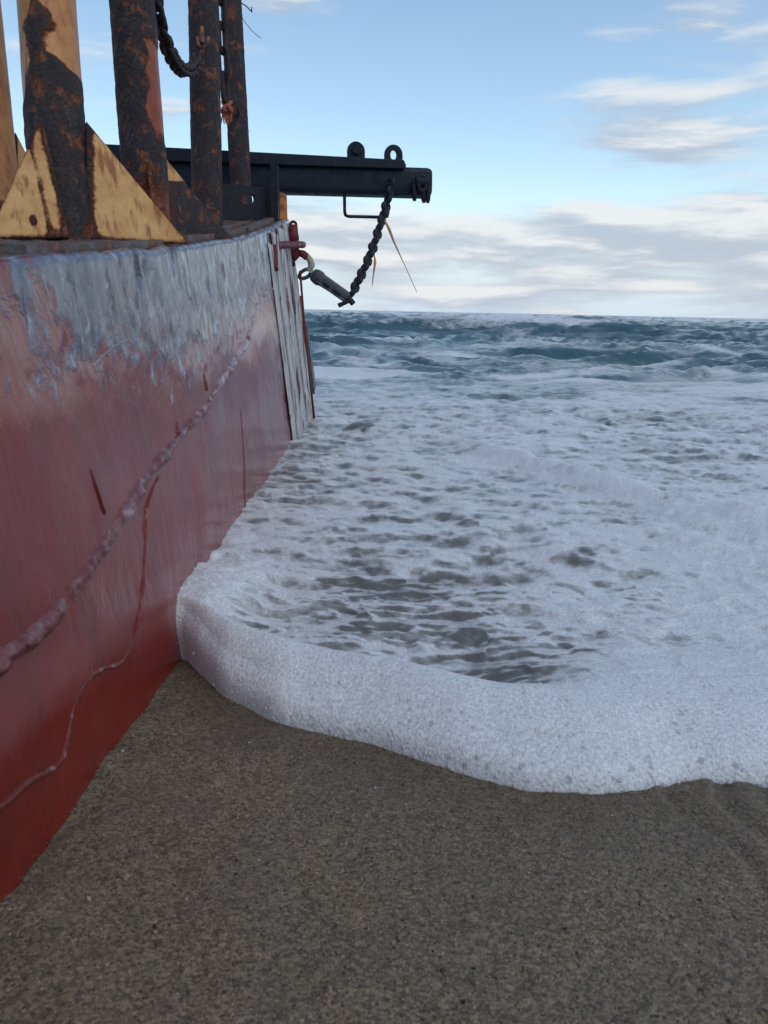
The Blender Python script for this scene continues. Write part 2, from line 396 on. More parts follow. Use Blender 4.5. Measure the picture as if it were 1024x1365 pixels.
def mat_plank():
    m, t = new_mat('peeling_white_boards'); g = t.node('ShaderNodeTexCoord').outputs['Object']
    oi = t.node('ShaderNodeObjectInfo').outputs['Random']
    off = t.node('ShaderNodeCombineXYZ', None, X=t.m('MULTIPLY', oi, 9.0), Y=t.m('MULTIPLY', oi, 5.0))
    v = t.node('ShaderNodeVectorMath', {'operation': 'ADD'}); t.l.new(g, v.inputs[0]); t.l.new(off.outputs[0], v.inputs[1])
    st = t.noise(t.map(v.outputs[0], (50, 50, 2.6)), 1, 5, .62, .3); st2 = t.noise(t.map(v.outputs[0], (140, 140, 9)), 1, 4, .6)
    c = t.mix(t.ramp01(st2, .35, .7), (.34, .34, .345), (.64, .62, .57))
    c = t.mix(t.ramp01(st, .53, .62, 0, .9), c, (.10, .022, .02))
    c = t.mix(t.ramp01(st2, .57, .66), c, (.03, .035, .035))
    hgt = t.m('SUBTRACT', st2, t.ramp01(st, .56, .64))
    finish(t, Base_Color=c, Roughness=.5, Normal=t.bump(hgt, .7, .003)); return m
def mat_plain(name, c, rough=.6, nscale=60, c2=None):
    m, t = new_mat(name); g = t.node('ShaderNodeTexCoord').outputs['Object']; n = t.noise(g, nscale, 4, .65)
    finish(t, Base_Color=t.mix(t.ramp01(n, .35, .65), c, c2 or tuple(x * .55 for x in c)), Roughness=rough, Normal=t.bump(n, .4, .002)); return m

M = {
    'sand': mat_sand(), 'grain': mat_grain(), 'sea': mat_sea(), 'hull': mat_hull(), 'seam': mat_seam(), 'hullseam': mat_steel('crack_lip_paint', (.11, .014, .011), (.17, .035, .03), (.26, .13, .125), .55, .35, 2), 'deck': mat_deck(), 'plank': mat_plank(),
    'post_tan': mat_rusting('peach_paint_and_scale', (.48, .22, .072), (.38, .15, .045), noise_amt=.5),
    'post_dark': mat_rusting('dark_scaled_post', (.27, .065, .03), (.18, .038, .018), scale_dark=(.013, .011, .016), noise_amt=.5),
    'gusset': mat_rusting('cream_paint_and_rust', (.60, .345, .125), (.50, .255, .08), rust=(.17, .040, .012), noise_amt=.42),
    'beam': mat_steel('dark_blue_steel', (.0055, .0095, .018), (.012, .018, .030), (.024, .022, .026), .66, .48),
    'black': mat_steel('black_galvanised_steel', (.008, .0095, .014), (.018, .021, .028), (.04, .03, .028), .64, .42, 2),
    'dark': mat_steel('dark_plate', (.009, .010, .016), (.020, .020, .027), (.07, .026, .015), .62, .55),
    'chain': mat_steel('rusty_chain', (.018, .015, .018), (.036, .028, .029), (.10, .038, .022), .54, .65, 2),
    'redsteel': mat_steel('red_painted_fitting', (.105, .013, .016), (.15, .022, .024), (.055, .016, .02), .57, .42, 2),
    'pale': mat_steel('worn_grey_green_shackle', (.30, .29, .22), (.42, .40, .31), (.10, .06, .045), .56, .45, 3),
    'grey': mat_steel('galvanised_swivel', (.045, .052, .062), (.10, .11, .125), (.02, .022, .028), .56, .32, 2),
    'orange': mat_plain('orange_rust', (.50, .17, .03), .65, 30, (.16, .04, .012)),
    'rope': mat_plain('faded_red_rope', (.42, .10, .06), .8, 90),
    'reed': mat_plain('dry_reed', (.46, .27, .11), .7, 40, (.34, .20, .10)),
    'bracket': mat_plain('rusted_bracket', (.30, .11, .035), .7, 40, (.05, .03, .028)),
    'runred': mat_plain('dark_red_run', (.11, .010, .007), .4, 60),
    'chalk': mat_plain('chalky_scratch', (.36, .32, .34), .6, 80),
    'wire': mat_plain('wire', (.03, .026, .03), .6, 90),
}

# ------------------------------------------------------------------ sand (one sheet: beach behind the camera, sea floor in front)
def sand_z(X, Y):
    z = -.018 - .064 * (Y - .57)
    z = np.where(Y > 6, -.365 - .02 * (Y - 6), z); z = np.maximum(z, -6)
    z = np.where(Y < -8, .53 + .02 * (-8 - Y), z); return np.minimum(z, 3.0)
fx = np.array([-6, -3, -1.2, -.5, -.33, -.306, -.265, -.228, -.136, -.005, .102, .168, .244, .317, .368, .41, .458, .6, .8, 1.2, 2.0, 3.5, 6])
fy = np.array([.9, 1.3, 1.15, 1.17, 1.165, 1.13, 1.065, 1.005, .925, .872, .808, .777, .768, .782, .802, .80, .797, .83, .78, .9, .8, 1.0, .8])
def front(x): return sum(np.interp(x + d, fx, fy) for d in (-.012, -.006, 0, .006, .012)) / 5
def axis(lo, hi, step, far, ratio=1.25):
    a = list(np.arange(lo, hi, step)); s = step; x = hi
    right = []
    while x < far: right.append(x); s *= ratio; x += s
    s = step; x = lo - step; left = []
    while x > -far: left.append(x); s *= ratio; x -= s
    return np.array(left[::-1] + a + right)
ax, ay = axis(-.5, 1.3, .006, 4000), axis(.25, 1.45, .006, 4000)
X, Y = np.meshgrid(ax, ay)
near = np.exp(-np.clip((np.abs(X - .3) - 1.2), 0, 9) * 4) * np.exp(-np.clip(np.abs(Y - .9) - .9, 0, 9) * 4)
Z = sand_z(X, Y) + near * np.exp(-np.clip(X + .335, 0, 9) / .035) * (.007 * fbm(Y * 13, X * 13, 3, 17) - .003) + near * (.0022 * fbm(X * 9, Y * 9, 3, 1) + .0010 * fbm(X * 55, Y * 55, 3, 5) + .004 * fbm(X * 2.5, Y * 2.5, 2, 9))
# little runnels left by earlier backwash, right of the photo
for (x0, y0, x1, y1, w_) in ((.40, .80, .40, .55, .010), (.335, .78, .37, .62, .007), (.45, .79, .475, .6, .012)):
    tt = np.clip((Y - y1) / (y0 - y1), 0, 1); xc = x1 + (x0 - x1) * tt + .008 * np.sin(Y * 40)
    on = sstep(Y, y1 - .06, y1 + .05) * sstep(-Y, -y0 - .05, -y0 + .01)
    Z += on * (-.0042 * np.exp(-((X - xc) / w_) ** 2) + .0034 * np.exp(-((X - xc + 1.7 * w_) / w_) ** 2))
wetband = 1 - sstep(front(X) - Y + .03 * fbm(X * 7, Y * 7, 2, 15), .02, .17)
sand = link('sand_beach', npmesh('sand_beach', np.stack([X, Y, Z], -1).reshape(-1, 3), gridfaces(len(ay), len(ax)), M['sand'], True, {'wet': wetband.ravel()}))
tag(sand, kind='structure')

# loose coarse grains lying on the near sand
NG = 62000
gx = rng.uniform(-.36, .72, NG); gy = .40 + rng.random(NG) ** 1.3 * .85
gs = np.clip(rng.lognormal(math.log(.00062), .35, NG), .0003, .0021)
big = rng.random(NG) < .0012; gs[big] = rng.uniform(.0022, .0036, big.sum())
gz = sand_z(gx, gy) + .0022 * fbm(gx * 9, gy * 9, 3, 1) + .0010 * fbm(gx * 55, gy * 55, 3, 5) + .004 * fbm(gx * 2.5, gy * 2.5, 2, 9) + gs * .25
octv = np.array([(1, 0, 0), (0, 1, 0), (-1, 0, 0), (0, -1, 0), (0, 0, 1), (0, 0, -1)], float)
octf = np.array([(0, 1, 4), (1, 2, 4), (2, 3, 4), (3, 0, 4), (1, 0, 5), (2, 1, 5), (3, 2, 5), (0, 3, 5)])
an = rng.uniform(0, 6.28, NG); sx, sy, sz = rng.uniform(.7, 1.4, (3, NG)); jit = rng.uniform(.7, 1.3, (NG, 6, 3))
o3 = octv[None] * jit + rng.uniform(-.25, .25, (NG, 6, 3)); lx = o3[..., 0] * sx[:, None]; ly = o3[..., 1] * sy[:, None]; lz = o3[..., 2] * (sz * .75)[:, None]
ca, sa = np.cos(an)[:, None], np.sin(an)[:, None]
V = np.stack([gx[:, None] + (lx * ca - ly * sa) * gs[:, None], gy[:, None] + (lx * sa + ly * ca) * gs[:, None], gz[:, None] + lz * gs[:, None]], -1).reshape(-1, 3)
pal = np.array([(.10, .078, .055), (.14, .105, .07), (.20, .155, .105), (.055, .045, .036), (.018, .015, .013), (.30, .25, .19), (.17, .085, .045), (.42, .38, .32), (.10, .10, .095)])
pi = rng.choice(len(pal), NG, p=[.22, .2, .16, .15, .09, .06, .05, .02, .05]); cols = np.concatenate([pal[pi] * rng.uniform(.75, 1.25, (NG, 1)), np.ones((NG, 1))], 1)
gr = link('sand_grains', npmesh('sand_grains', V, (octf[None] + (np.arange(NG) * 6)[:, None, None]).reshape(-1, 3), M['grain'], False, {'tint': np.repeat(cols, 6, 0)}))
tag(gr, 'loose coarse sand grains on the near beach', 'sand', kind='stuff')

# ------------------------------------------------------------------ sea: swash with a rolled froth lip, foam sheet, waves to the horizon
def hb_(x): return np.interp(x, [-.335, -.30, -.22, -.1, .1, .3, .6], [.098, .094, .082, .068, .060, .052, .046])
def wb_(x): return np.interp(x, [-.335, -.30, -.22, -.1, .1, .3, .6], [.080, .095, .125, .135, .130, .125, .12])
# rows: distance behind the lip
rows = list(.5 * (1 - np.cos(np.linspace(0, np.pi / 2, 26))) * .06)
r = rows[-1]; st = .004
while r < .55: r += st; rows.append(r)
while r < 6000: st = max(.006, .0095 * (r + .7)); r += st; rows.append(r)
rows = np.array(rows); NR = len(rows)
sc_ = np.concatenate([np.linspace(-1, -.30, 40)[:-1], np.linspace(-.30, .52, 560), np.linspace(.52, 1.15, 70)[1:]])
NC = len(sc_)
S, RR = np.meshgrid(sc_, rows)
Xg = S * (RR * 1.06 + 1.06)
lipmix = np.exp(-RR / .5)
Yg = front(Xg) * lipmix + .85 * (1 - lipmix) + RR
lipx = Xg
hb, wb = hb_(lipx), wb_(lipx)
sz_ = sand_z(Xg, Yg)
q = np.clip(RR / wb, 0, 1)
nose = sand_z(Xg, front(Xg)) + hb * np.sin(np.pi / 2 * q) ** .66
level = -.014 + .040 * sstep(Yg, 1.05, 1.75) - .02 * sstep(Yg, 3.0, 4.5)
wallw = sstep(-Xg, .17, .32)
back = sstep(RR, wb * .95, wb * 1.6)
flat = sstep(Xg, .10, .34)                      # to the right the lip runs back into a broad froth sheet
back = back * (1 - flat) + sstep(RR, wb * .9, wb * 3.6) * flat
level = level + wallw * .047 * np.exp(-((Yg - 1.20) / .22) ** 2)
Zg = nose * (1 - back) + level * back

def blob(px, py, rx, ry, z=.012):
    c = on_level(px, py, z); return np.exp(-(((Xg - c.x) / rx) ** 2 + ((Yg - c.y) / ry) ** 2))
behind = sstep(RR, wb * 1.02, wb * 1.5)
nearw = 1 - sstep(Yg, 3.2, 5.0)
# lumps and hollows of the froth sheet
n_mid = fbm(Xg * 8.5, Yg * 10.5, 4, 21); n_big = fbm(Xg * 2.4, Yg * 3.2, 3, 31); n_rip = fbm(Xg * 5, Yg * 17, 3, 41); n_fine = 1 - 2 * np.abs(fbm(Xg * 8 + .4 * n_mid, Yg * 22, 2, 43))
dark = 1.0 * blob(545, 795, .10, .13) + .7 * blob(480, 765, .10, .12) + .75 * blob(600, 870, .13, .05) + .75 * blob(740, 855, .10, .045) + .8 * blob(930, 845, .13, .05) \
     + .5 * blob(640, 740, .18, .10) + .4 * blob(530, 690, .16, .16) + 1.0 * blob(890, 612, .30, .16) + .7 * blob(860, 565, .5, .3) + .35 * blob(440, 640, .10, .2) + .45 * blob(860, 795, .10, .06) + .3 * blob(560, 600, .3, .3)
dark = dark + .55 * np.exp(-((RR - 1.75 * wb) / .09) ** 2) * (1 - flat) * (1 - wallw)
rp = [on_level(*p, .03) for p in ((560, 578), (600, 590), (690, 612), (775, 636), (900, 672), (1024, 700), (1180, 730))]
ry_ = np.interp(Xg, [p.x for p in rp], [p.y for p in rp]) + .03 * np.sin(Xg * 9)
ron = sstep(Xg, .02, .32)
dr = Yg - ry_
ridge = ron * np.where(dr < 0, np.exp(-(dr / .19) ** 2), np.exp(-(dr / .055) ** 2)) * (.85 + .3 * n_big)
rp2 = [on_level(*p, .02) for p in ((690, 668), (800, 690), (1024, 745))]
dr2 = Yg - (np.interp(Xg, [p.x for p in rp2], [p.y for p in rp2]) + .02 * np.sin(Xg * 14))
ridge2 = sstep(Xg, .3, .5) * np.where(dr2 < 0, np.exp(-(dr2 / .12) ** 2), np.exp(-(dr2 / .05) ** 2)) * (.7 + .5 * n_big)
bump_ = blob(490, 582, .12, .10)
amp = behind * nearw * (1 - .55 * sstep(Xg, .2, .5) * sstep(-Yg, -1.25, -1.0))
rip = 1 - 2 * np.abs(fbm(Xg * 4.6 + .35 * n_big, Yg * 8.5 + .4 * n_mid, 3, 45)); rip2 = fbm(Xg * 9, Yg * 19, 2, 46)
zr = .0055 * rip + .0026 * rip2 + .0016 * n_fine
slope = np.gradient(zr, axis=0) / np.maximum(np.gradient(Yg, axis=0), 1e-4)
Zg = Zg + amp * (zr + .0022 * n_mid + .007 * n_big - .004 * dark) + behind * nearw * (.038 * ridge + .014 * ridge2 + .030 * bump_)
# waves at sea
A = sstep(Yg, 3.4, 9)
wx = Xg + .9 * fbm(Xg * .25, Yg * .3, 2, 51); wy = Yg + 1.3 * fbm(Xg * .16, Yg * .22, 3, 52)
def ridged(x, y, s): return 1 - 2 * np.abs(fbm(x, y, 2, s))
fade = lambda L: np.clip(L / np.maximum(.0095 * Yg * 2.2, 1e-6), 0, 1)
sw = .5 + .5 * np.sin(wy * 2 * np.pi / 7.5 + .12 * wx); sw = sw ** 2.2
modu = .55 + .9 * np.clip(fbm(Xg * .11, Yg * .1, 2, 57) + .35, 0, 1)
zw = A * (.26 * sw * modu * sstep(Yg, 6, 16) * np.clip(fade(7.5) + .35, 0, 1) + .085 * ridged(wx * .55, wy * .95, 61) * fade(1.4) + .04 * ridged(wx * 1.3, wy * 2.3, 63) * fade(.6) + .018 * fbm(wx * 4, wy * 7, 2, 66) * fade(.3))
small = (1 - A) * sstep(Yg, 1.9, 3.4) * (.014 * ridged(wx * 2.2, wy * 4.0, 64) + .008 * fbm(wx * 6, wy * 10, 2, 65))
Zg = Zg + zw + small
# froth grain on the lip itself
lipzone = (1 - behind)
Zg = Zg + lipzone * sstep(RR, .002, .03) * (.0030 * fbm(Xg * 9, Yg * 9, 2, 71) + .0006 * fbm(Xg * 60, Yg * 60, 2, 72))
Xg2 = Xg.copy(); Yg2 = Yg + lipzone * (1 - q) * (.004 * fbm(Xg * 8, Zg * 8, 2, 73)) - .010 * np.sin(np.clip(RR / .05, 0, 1) * np.pi) * (1 - back)
Zg = np.where(RR < 1e-9, sand_z(Xg, Yg) - .004, Zg)

foam = .635 + .0 * Xg
foam += behind * (.20 * n_mid + .12 * n_big + .16 * fbm(Xg * 30, Yg * 36, 3, 91) - .19 * np.clip(slope / .10, -.4, 1.2)) - .20 * np.clip(dark, 0, 1.3)  # foam thinned on viewer-facing slopes, painting in their darker reflection
foam += .65 * (1 - behind) + .34 * np.clip(ridge, 0, 1) + .22 * np.clip(ridge2, 0, 1)
foam += .48 * sstep(Xg, .12, .42) * sstep(-Yg, -1.42, -1.05) * (1 - .8 * np.clip(dark, 0, 1)) + .22 * sstep(Xg, .42, .62) * sstep(-Yg, -2.2, -1.5)
foam += .35 * wallw * np.exp(-((Yg - 1.3) / .28) ** 2) - .5 * bump_ - .10 * (1 - sstep(Xg, -.3, -.02)) * sstep(Yg, 1.5, 2.2)
far = sstep(Yg, 2.9, 5.6)
crest = np.clip((sw * modu - .78) / .3, 0, 1) * sstep(Yg, 13, 20)
caps = np.clip(fbm(wx * .6, wy * .8, 3, 81) - .12, 0, 1)
cover_far = .15 + .27 * (1 - sstep(Yg, 5, 12)) + 1.25 * crest * np.clip(.55 + 1.3 * fbm(Xg * .12, Yg * .06, 3, 83), 0, 1.1) + .25 * fbm(wx * .8, wy * 1.6, 3, 82) + .55 * caps * (1 - sstep(Yg, 8, 45))
foam = foam * (1 - far) + cover_far * far
foam = np.clip(foam, 0, 1.5)
deep = sstep(Yg, 1.7, 7.0) * .95
bubble = np.clip((1 - sstep(RR, wb * .15, wb * 1.0)) * (.45 + .55 * sstep(Xg, -.2, .2)) + .65 * sstep(Xg, .30, .44) * (1 - sstep(RR, .1, .26)), 0, 1)
Vs = np.stack([Xg2, Yg2, Zg], -1).reshape(-1, 3); Fs = gridfaces(NR, NC)
at_all = {'foam': foam.ravel(), 'deep': deep.ravel(), 'bubble': bubble.ravel()}
LIP = int(np.searchsorted(rows, .17))
def sub(name, r0, r1):
    V_ = Vs[r0 * NC:r1 * NC]
    me = npmesh(name, V_, gridfaces(r1 - r0, NC), M['sea'], True, {k: v[r0 * NC:r1 * NC] for k, v in at_all.items()})
    return me
sea = tag(link('sea_water', sub('sea_water', LIP, NR)), kind='structure')
lip = link('foam_lip', sub('foam_lip', 0, LIP + 1))
tag(lip, 'thick white rolled lip of sea foam at the edge of the wave on the sand', 'foam', kind='stuff')
# matching normals across the join
gz_r = np.zeros((NR, NC, 3)); P3 = np.stack([Xg2, Yg2, Zg], -1)
du = np.gradient(P3, axis=1); dv = np.gradient(P3, axis=0); nn = np.cross(du, dv); nn /= np.linalg.norm(nn, axis=-1, keepdims=True) + 1e-12
for o, r0, r1 in ((sea, LIP, NR), (lip, 0, LIP + 1)):
    o.data.normals_split_custom_set_from_vertices(nn[r0:r1].reshape(-1, 3).astype(np.float32).tolist()) if False else None

# single bubbles standing in the froth, thickest low on the lip
bmi = bmesh.new(); bmesh.ops.create_icosphere(bmi, subdivisions=2, radius=1.0); IV = np.array([tuple(v.co) for v in bmi.verts]); IF = np.array([[v.index for v in f.verts] for f in bmi.faces]); bmi.free()
NB = 520; cand = []
ri = np.where(rows < .16)[0]
vis = np.where((sc_ * 1.06 > -.335) & (sc_ * 1.06 < .75))[0]
while len(cand) < NB:
    i_ = int(ri[int(rng.random() ** 2.2 * len(ri))]); j_ = int(rng.choice(vis)); xw = Xg2[i_, j_]
    if i_ < 2 or rng.random() > .25 + .75 * float(sstep(np.array(xw), -.1, .3)): continue
    cand.append((Xg2[i_, j_], Yg2[i_, j_], Zg[i_, j_], min(.0042, float(rng.lognormal(math.log(.0012), .45)))))
cand = np.array(cand)
BV = (IV[None] * cand[:, 3][:, None, None] + cand[:, None, :3]).reshape(-1, 3)
mb, tb = new_mat('bubble_film')
finish(tb, Base_Color=(.85, .84, .83), Roughness=.08, Transmission_Weight=.6, IOR=1.2, Specular_IOR_Level=.6)
bub_o = link('foam_bubbles', npmesh('foam_bubbles', BV, (IF[None] + (np.arange(NB) * len(IV))[:, None, None]).reshape(-1, 3), mb))
tag(bub_o, 'clear bubbles in the lip of foam', 'bubbles', kind='stuff')

# ------------------------------------------------------------------ the barge
barge = thing('barge', 'grounded red and white steel barge with rusty posts along its deck', 'barge', (-1.2, 1.2, 0))
def child(name, me, parent=barge):
    o = link(name, me); o.parent = parent
    base = Vector((0, 0, 0)); p = parent
    while p is not None: base += p.location; p = p.parent
    o.location = -base
    return o
TY = np.array([-2.0, .829, .941, 1.089, 1.61, 2.397, 2.953, 3.556, 3.7]); TZ = np.array([.285, .544, .555, .569, .616, .704, .784, .883, .905])
def top_z(y): return sum(np.interp(y + d, TY, TZ) for d in (-.12, -.06, 0, .06, .12)) / 5
YEND, Y0, ZB, XL = 3.52, -2.0, -.35, -2.7
def deck_z(x, y): return top_z(y) + .03 * np.clip(WX - LEAN * top_z(y) - x, 0, 9)
# hull side as a fine sheet that rounds over into the deck edge
ys = np.concatenate([np.linspace(Y0, .3, 60)[:-1], np.arange(.3, YEND, .0065), [YEND]])
nv = 150; rd = .014
ss = np.linspace(0, 1, nv); arc = np.linspace(0, math.pi / 2, 7)[1:]
Yh, Sh = np.meshgrid(ys, ss); zt = top_z(Yh) - rd + .0035 * fbm(Yh * 9, Yh * 0 + 3, 3, 2)
zz = ZB + (zt - ZB) * Sh
d_ = top_z(Yh) - zz
thr_ = np.clip(.10 + (Yh - .75) / .7 * .115, .10, .215)
inband = sstep(thr_ - d_ + .05 * fbm(Yh * 12, d_ * 12, 3, 5), -.02, .03)
off = wall_off(Yh, zz) + inband * (.0012 + .0016 * fbm(Yh * 22, zz * 15, 3, 8))
off = off - .0035 * inband * sstep(fbm(Yh * 11, zz * 5, 3, 9), .34, .5) * sstep(-d_, -.2, -.05)
xx = WX - LEAN * zz + off
rowsV = [np.stack([xx, Yh, zz], -1)]; rowsU = [np.stack([Yh, d_], -1)]
for a in arc:
    yt = ys; z_ = zt[-1] + rd * math.sin(a); x_ = xx[-1] - rd * (1 - math.cos(a)); rowsV.append(np.stack([x_, yt, z_], -1)[None]); rowsU.append(np.stack([yt, top_z(yt) - z_ - .006], -1)[None])
HV = np.concatenate(rowsV, 0); HU = np.concatenate(rowsU, 0); nrh = HV.shape[0]
me = npmesh('hull_side', HV.reshape(-1, 3), gridfaces(nrh, len(ys)), M['hull'], True, None, HU.reshape(-1, 2))
child('hull_side', me)
# the other faces of the hull
def quadsheet(name, P, mat, uvf=None, nu=40, nv=20):
    a, b, c, d = [np.array(p, float) for p in P]
    u, v = np.meshgrid(np.linspace(0, 1, nu), np.linspace(0, 1, nv)); u = u[..., None]; v = v[..., None]
    G = a * (1 - u) * (1 - v) + b * u * (1 - v) + c * u * v + d * (1 - u) * v
    G = G.reshape(-1, 3); uv = np.stack([G[:, 0] + G[:, 1], .6 - G[:, 2]], -1)
    return npmesh(name, G, gridfaces(nv, nu), mat, True, None, uv)
ze, zs = top_z(YEND), top_z(Y0)
xe = lambda z: WX - LEAN * z
child('bow_plate', quadsheet('bow_plate', [(xe(ZB), YEND, ZB), (XL, YEND, ZB), (XL, YEND, ze), (xe(ze) - .004, YEND, ze - .004)], M['hull']))
child('stern_plate', quadsheet('stern_plate', [(XL, Y0, ZB), (xe(ZB), Y0, ZB), (xe(zs) - .004, Y0, zs - .004), (XL, Y0, zs)], M['hull']))
child('far_side', quadsheet('far_side', [(XL, YEND, ZB), (XL, Y0, ZB), (XL, Y0, zs), (XL, YEND, ze)], M['hull']))
# deck
dy = np.linspace(Y0, YEND, 300); du_ = np.concatenate([np.linspace(0, .5, 50), np.linspace(.52, 2.4, 40)])
DU, DY = np.meshgrid(du_, dy); xt = WX - LEAN * top_z(DY) - rd; DX = np.maximum(xt - DU, XL); DX[:, -1] = XL
DZ = top_z(DY) + .03 * DU + .004 * fbm(DX * 7, DY * 7, 3, 13) * sstep(DU, 0, .05) + .007 * np.clip(fbm(DX * 16, DY * 9, 3, 14), 0, 1) * sstep(DU, .02, .09) - .0015
child('deck', npmesh('deck', np.stack([DX, DY, DZ], -1).reshape(-1, 3), gridfaces(*DX.shape), M['deck']))

for (o0, wid, hgt_, ya, yc) in ((.012, .045, .010, .95, 1.72), (.022, .05, .012, 1.80, 2.60), (.015, .04, .014, 2.62, 3.40), (.075, .05, .008, 1.30, 2.20), (.085, .045, .010, 2.25, 3.10)):
    yy = np.linspace(ya, yc, 60); P_ = []
    for y_ in yy:
        xe_ = WX - LEAN * float(top_z(y_)) - rd - o0 + .004 * float(perlin(np.array([y_ * 9]), np.array([o0 * 90]))[0]); z_ = float(top_z(y_)) + .03 * o0; hz = hgt_ * (1 + .35 * float(perlin(np.array([y_ * 14]), np.array([o0 * 50 + 3]))[0]))
        P_ += [(xe_, y_, z_ - .01), (xe_ - .002, y_, z_ + hz), (xe_ - wid + .003, y_, z_ + hz * .9 + .03 * wid), (xe_ - wid, y_, z_ - .01)]
    me = npmesh('deck_strip', np.array(P_), gridfaces(60, 4, True), None, False)
    bm = bmesh.new(); bm.from_mesh(me); bm.verts.ensure_lookup_table(); bm.faces.new(bm.verts[0:4]); bm.faces.new(bm.verts[236:240]); bmesh.ops.recalc_face_normals(bm, faces=bm.faces); bm.to_mesh(me); bm.free()
    me.materials.append(M['deck']); child('deck_strip', me)

# weld seams and cracks that stand proud of the side
def seam(pts, r0, r1, lump, name, n=90, mat='seam', f=28):
    """low irregular ridge laid along the plate, its edges tucked under the paint"""
    n = n * 2; P = np.array([tuple(p) for p in spline([on_wall(x, y) for x, y in pts], n)]); nc = 11
    N_ = np.array((1, 0, LEAN)); N_ /= np.linalg.norm(N_)
    T_ = np.gradient(P, axis=0); T_ /= np.linalg.norm(T_, axis=1, keepdims=True); B_ = np.cross(N_, T_)
    k = np.arange(n); cum = np.concatenate([[0], np.cumsum(np.linalg.norm(np.diff(P, axis=0), axis=1))])
    wv = np.interp(k, [0, n - 1], [r0, r1]); ends = np.minimum(1, np.minimum(k, n - 1 - k) / 6.0)
    wid = wv * (1.25 + .55 * fbm(cum * 14, cum * 0 + len(pts), 3, 8)); hgt = wv * (.62 + .75 * fbm(cum * 17, cum * 0 + 4.4, 3, 12)) * ends
    c = np.linspace(-1, 1, nc); C_, K_ = np.meshgrid(c, k)
    side = C_ * wid[:, None]; nz = fbm(cum[:, None] * 55 + side * 30, side * 90 + 3, 3, 19)
    h = hgt[:, None] * (1 - np.abs(C_) ** 2.4) + lump * .7 * nz * (1 - C_ ** 2) - .0022 * np.abs(C_) ** 3 + (.0009 if r0 < .005 and mat != 'runred' else -.0004)
    V_ = P[:, None, :] + B_[:, None, :] * side[..., None] + N_ * h[..., None]
    # follow the dents of the plate
    return child(name, npmesh(name, V_.reshape(-1, 3), gridfaces(n, nc), M[mat]))
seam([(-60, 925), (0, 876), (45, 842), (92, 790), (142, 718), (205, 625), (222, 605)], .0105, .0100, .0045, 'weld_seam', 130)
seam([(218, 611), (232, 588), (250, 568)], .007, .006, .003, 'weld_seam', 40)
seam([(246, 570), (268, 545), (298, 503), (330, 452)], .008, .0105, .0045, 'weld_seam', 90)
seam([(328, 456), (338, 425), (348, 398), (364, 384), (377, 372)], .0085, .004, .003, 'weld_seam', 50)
seam([(-30, 1092), (0, 1070), (30, 1045), (72, 1022), (84, 1000), (92, 950), (108, 912), (128, 894), (160, 882), (176, 850), (186, 806), (191, 740), (196, 670), (212, 634)], .0032, .0024, .0012, 'weld_crack', 190, 'hullseam')
seam([(128, 488), (142, 472), (155, 462), (190, 444)], .0016, .001, .0004, 'scratch_lip', 30, 'chalk')
seam([(116, 622), (124, 655), (135, 688)], .0024, .0030, .0006, 'drip_run', 24, 'runred')
seam([(268, 496), (272, 522)], .003, .004, .0008, 'drip_run', 16, 'runred')
seam([(318, 540), (324, 610), (328, 690)], .0022, .0028, .0008, 'drip_run', 40, 'runred')
seam([(234, 560), (236, 580)], .003, .005, .0008, 'drip_run', 14, 'runred')

# upright boards at the seaward end of the side
def board(y0, y1, ztop_off, zb, T, lean_y, seed):
    n = 46; rngb = np.random.default_rng(seed); V_ = []; prof = []
    for i in range(n):
        u = i / (n - 1); z0 = top_z((y0 + y1) / 2) - ztop_off; z = zb + (z0 - zb) * u
        a = y0 + .007 * float(perlin(np.array([u * 6.0]), np.array([seed * 1.7]))[0]); b = y1 + .007 * float(perlin(np.array([u * 7.0]), np.array([seed * 2.9 + 5]))[0])
        sh = lean_y * (1 - u); a += sh; b += sh
        xw = WX - LEAN * z + .003; t = T * (1 + .25 * float(perlin(np.array([u * 9.0]), np.array([seed * .9]))[0]))
        V_ += [(xw, a, z), (xw + t * .8, a + .002, z), (xw + t, a + .006, z), (xw + t, b - .006, z), (xw + t * .8, b - .002, z), (xw, b, z)]
    me = npmesh('board', np.array(V_), gridfaces(n, 6, True), None, False)
    bm = bmesh.new(); bm.from_mesh(me); bm.verts.ensure_lookup_table(); N = n * 6
    bm.faces.new([bm.verts[i] for i in range(6)]); bm.faces.new([bm.verts[i] for i in range(N - 6, N)])
    bmesh.ops.recalc_face_normals(bm, faces=bm.faces); bm.to_mesh(me); bm.free(); me.materials.append(M['plank'])
    return child('board', me)
yb = 2.78
for i, (wd, T, zo, zb) in enumerate(((.10, .004, .05, .02), (.085, .013, .02, -.04), (.075, .004, .03, -.05), (.09, .014, .015, -.04), (.07, .005, .03, -.06), (.08, .015, .01, -.05), (.06, .006, .04, -.03), (.07, .013, .02, -.05))):
    board(yb, yb + wd, zo, zb, T, .012 * ((i % 3) - 1), i + 3); yb += wd + .009
child('rubbing_strip', tube([on_wall(x, y, .030) for x, y in ((390, 362), (397, 430), (406, 510), (412, 562))], .0055, 8, 'rubbing_strip', M['redsteel'], True, .003, 30))
child('fender_scrap', plate([(0, 0), (.10, .02), (.08, .30), (.02, .27)], [], .012, on_wall(413, 526, .02), Vector((0, 1, 0)), Vector((-LEAN, 0, 1)).normalized(), M['grey'], 'fender_scrap'))
child('rust_flake', plate([(0, 0), (.05, .03), (.06, .16), (.02, .24), (-.01, .1)], [], .006, on_wall(403, 470, .022), Vector((0, 1, 0)), Vector((-LEAN, 0, 1)).normalized(), M['orange'], 'rust_flake'))

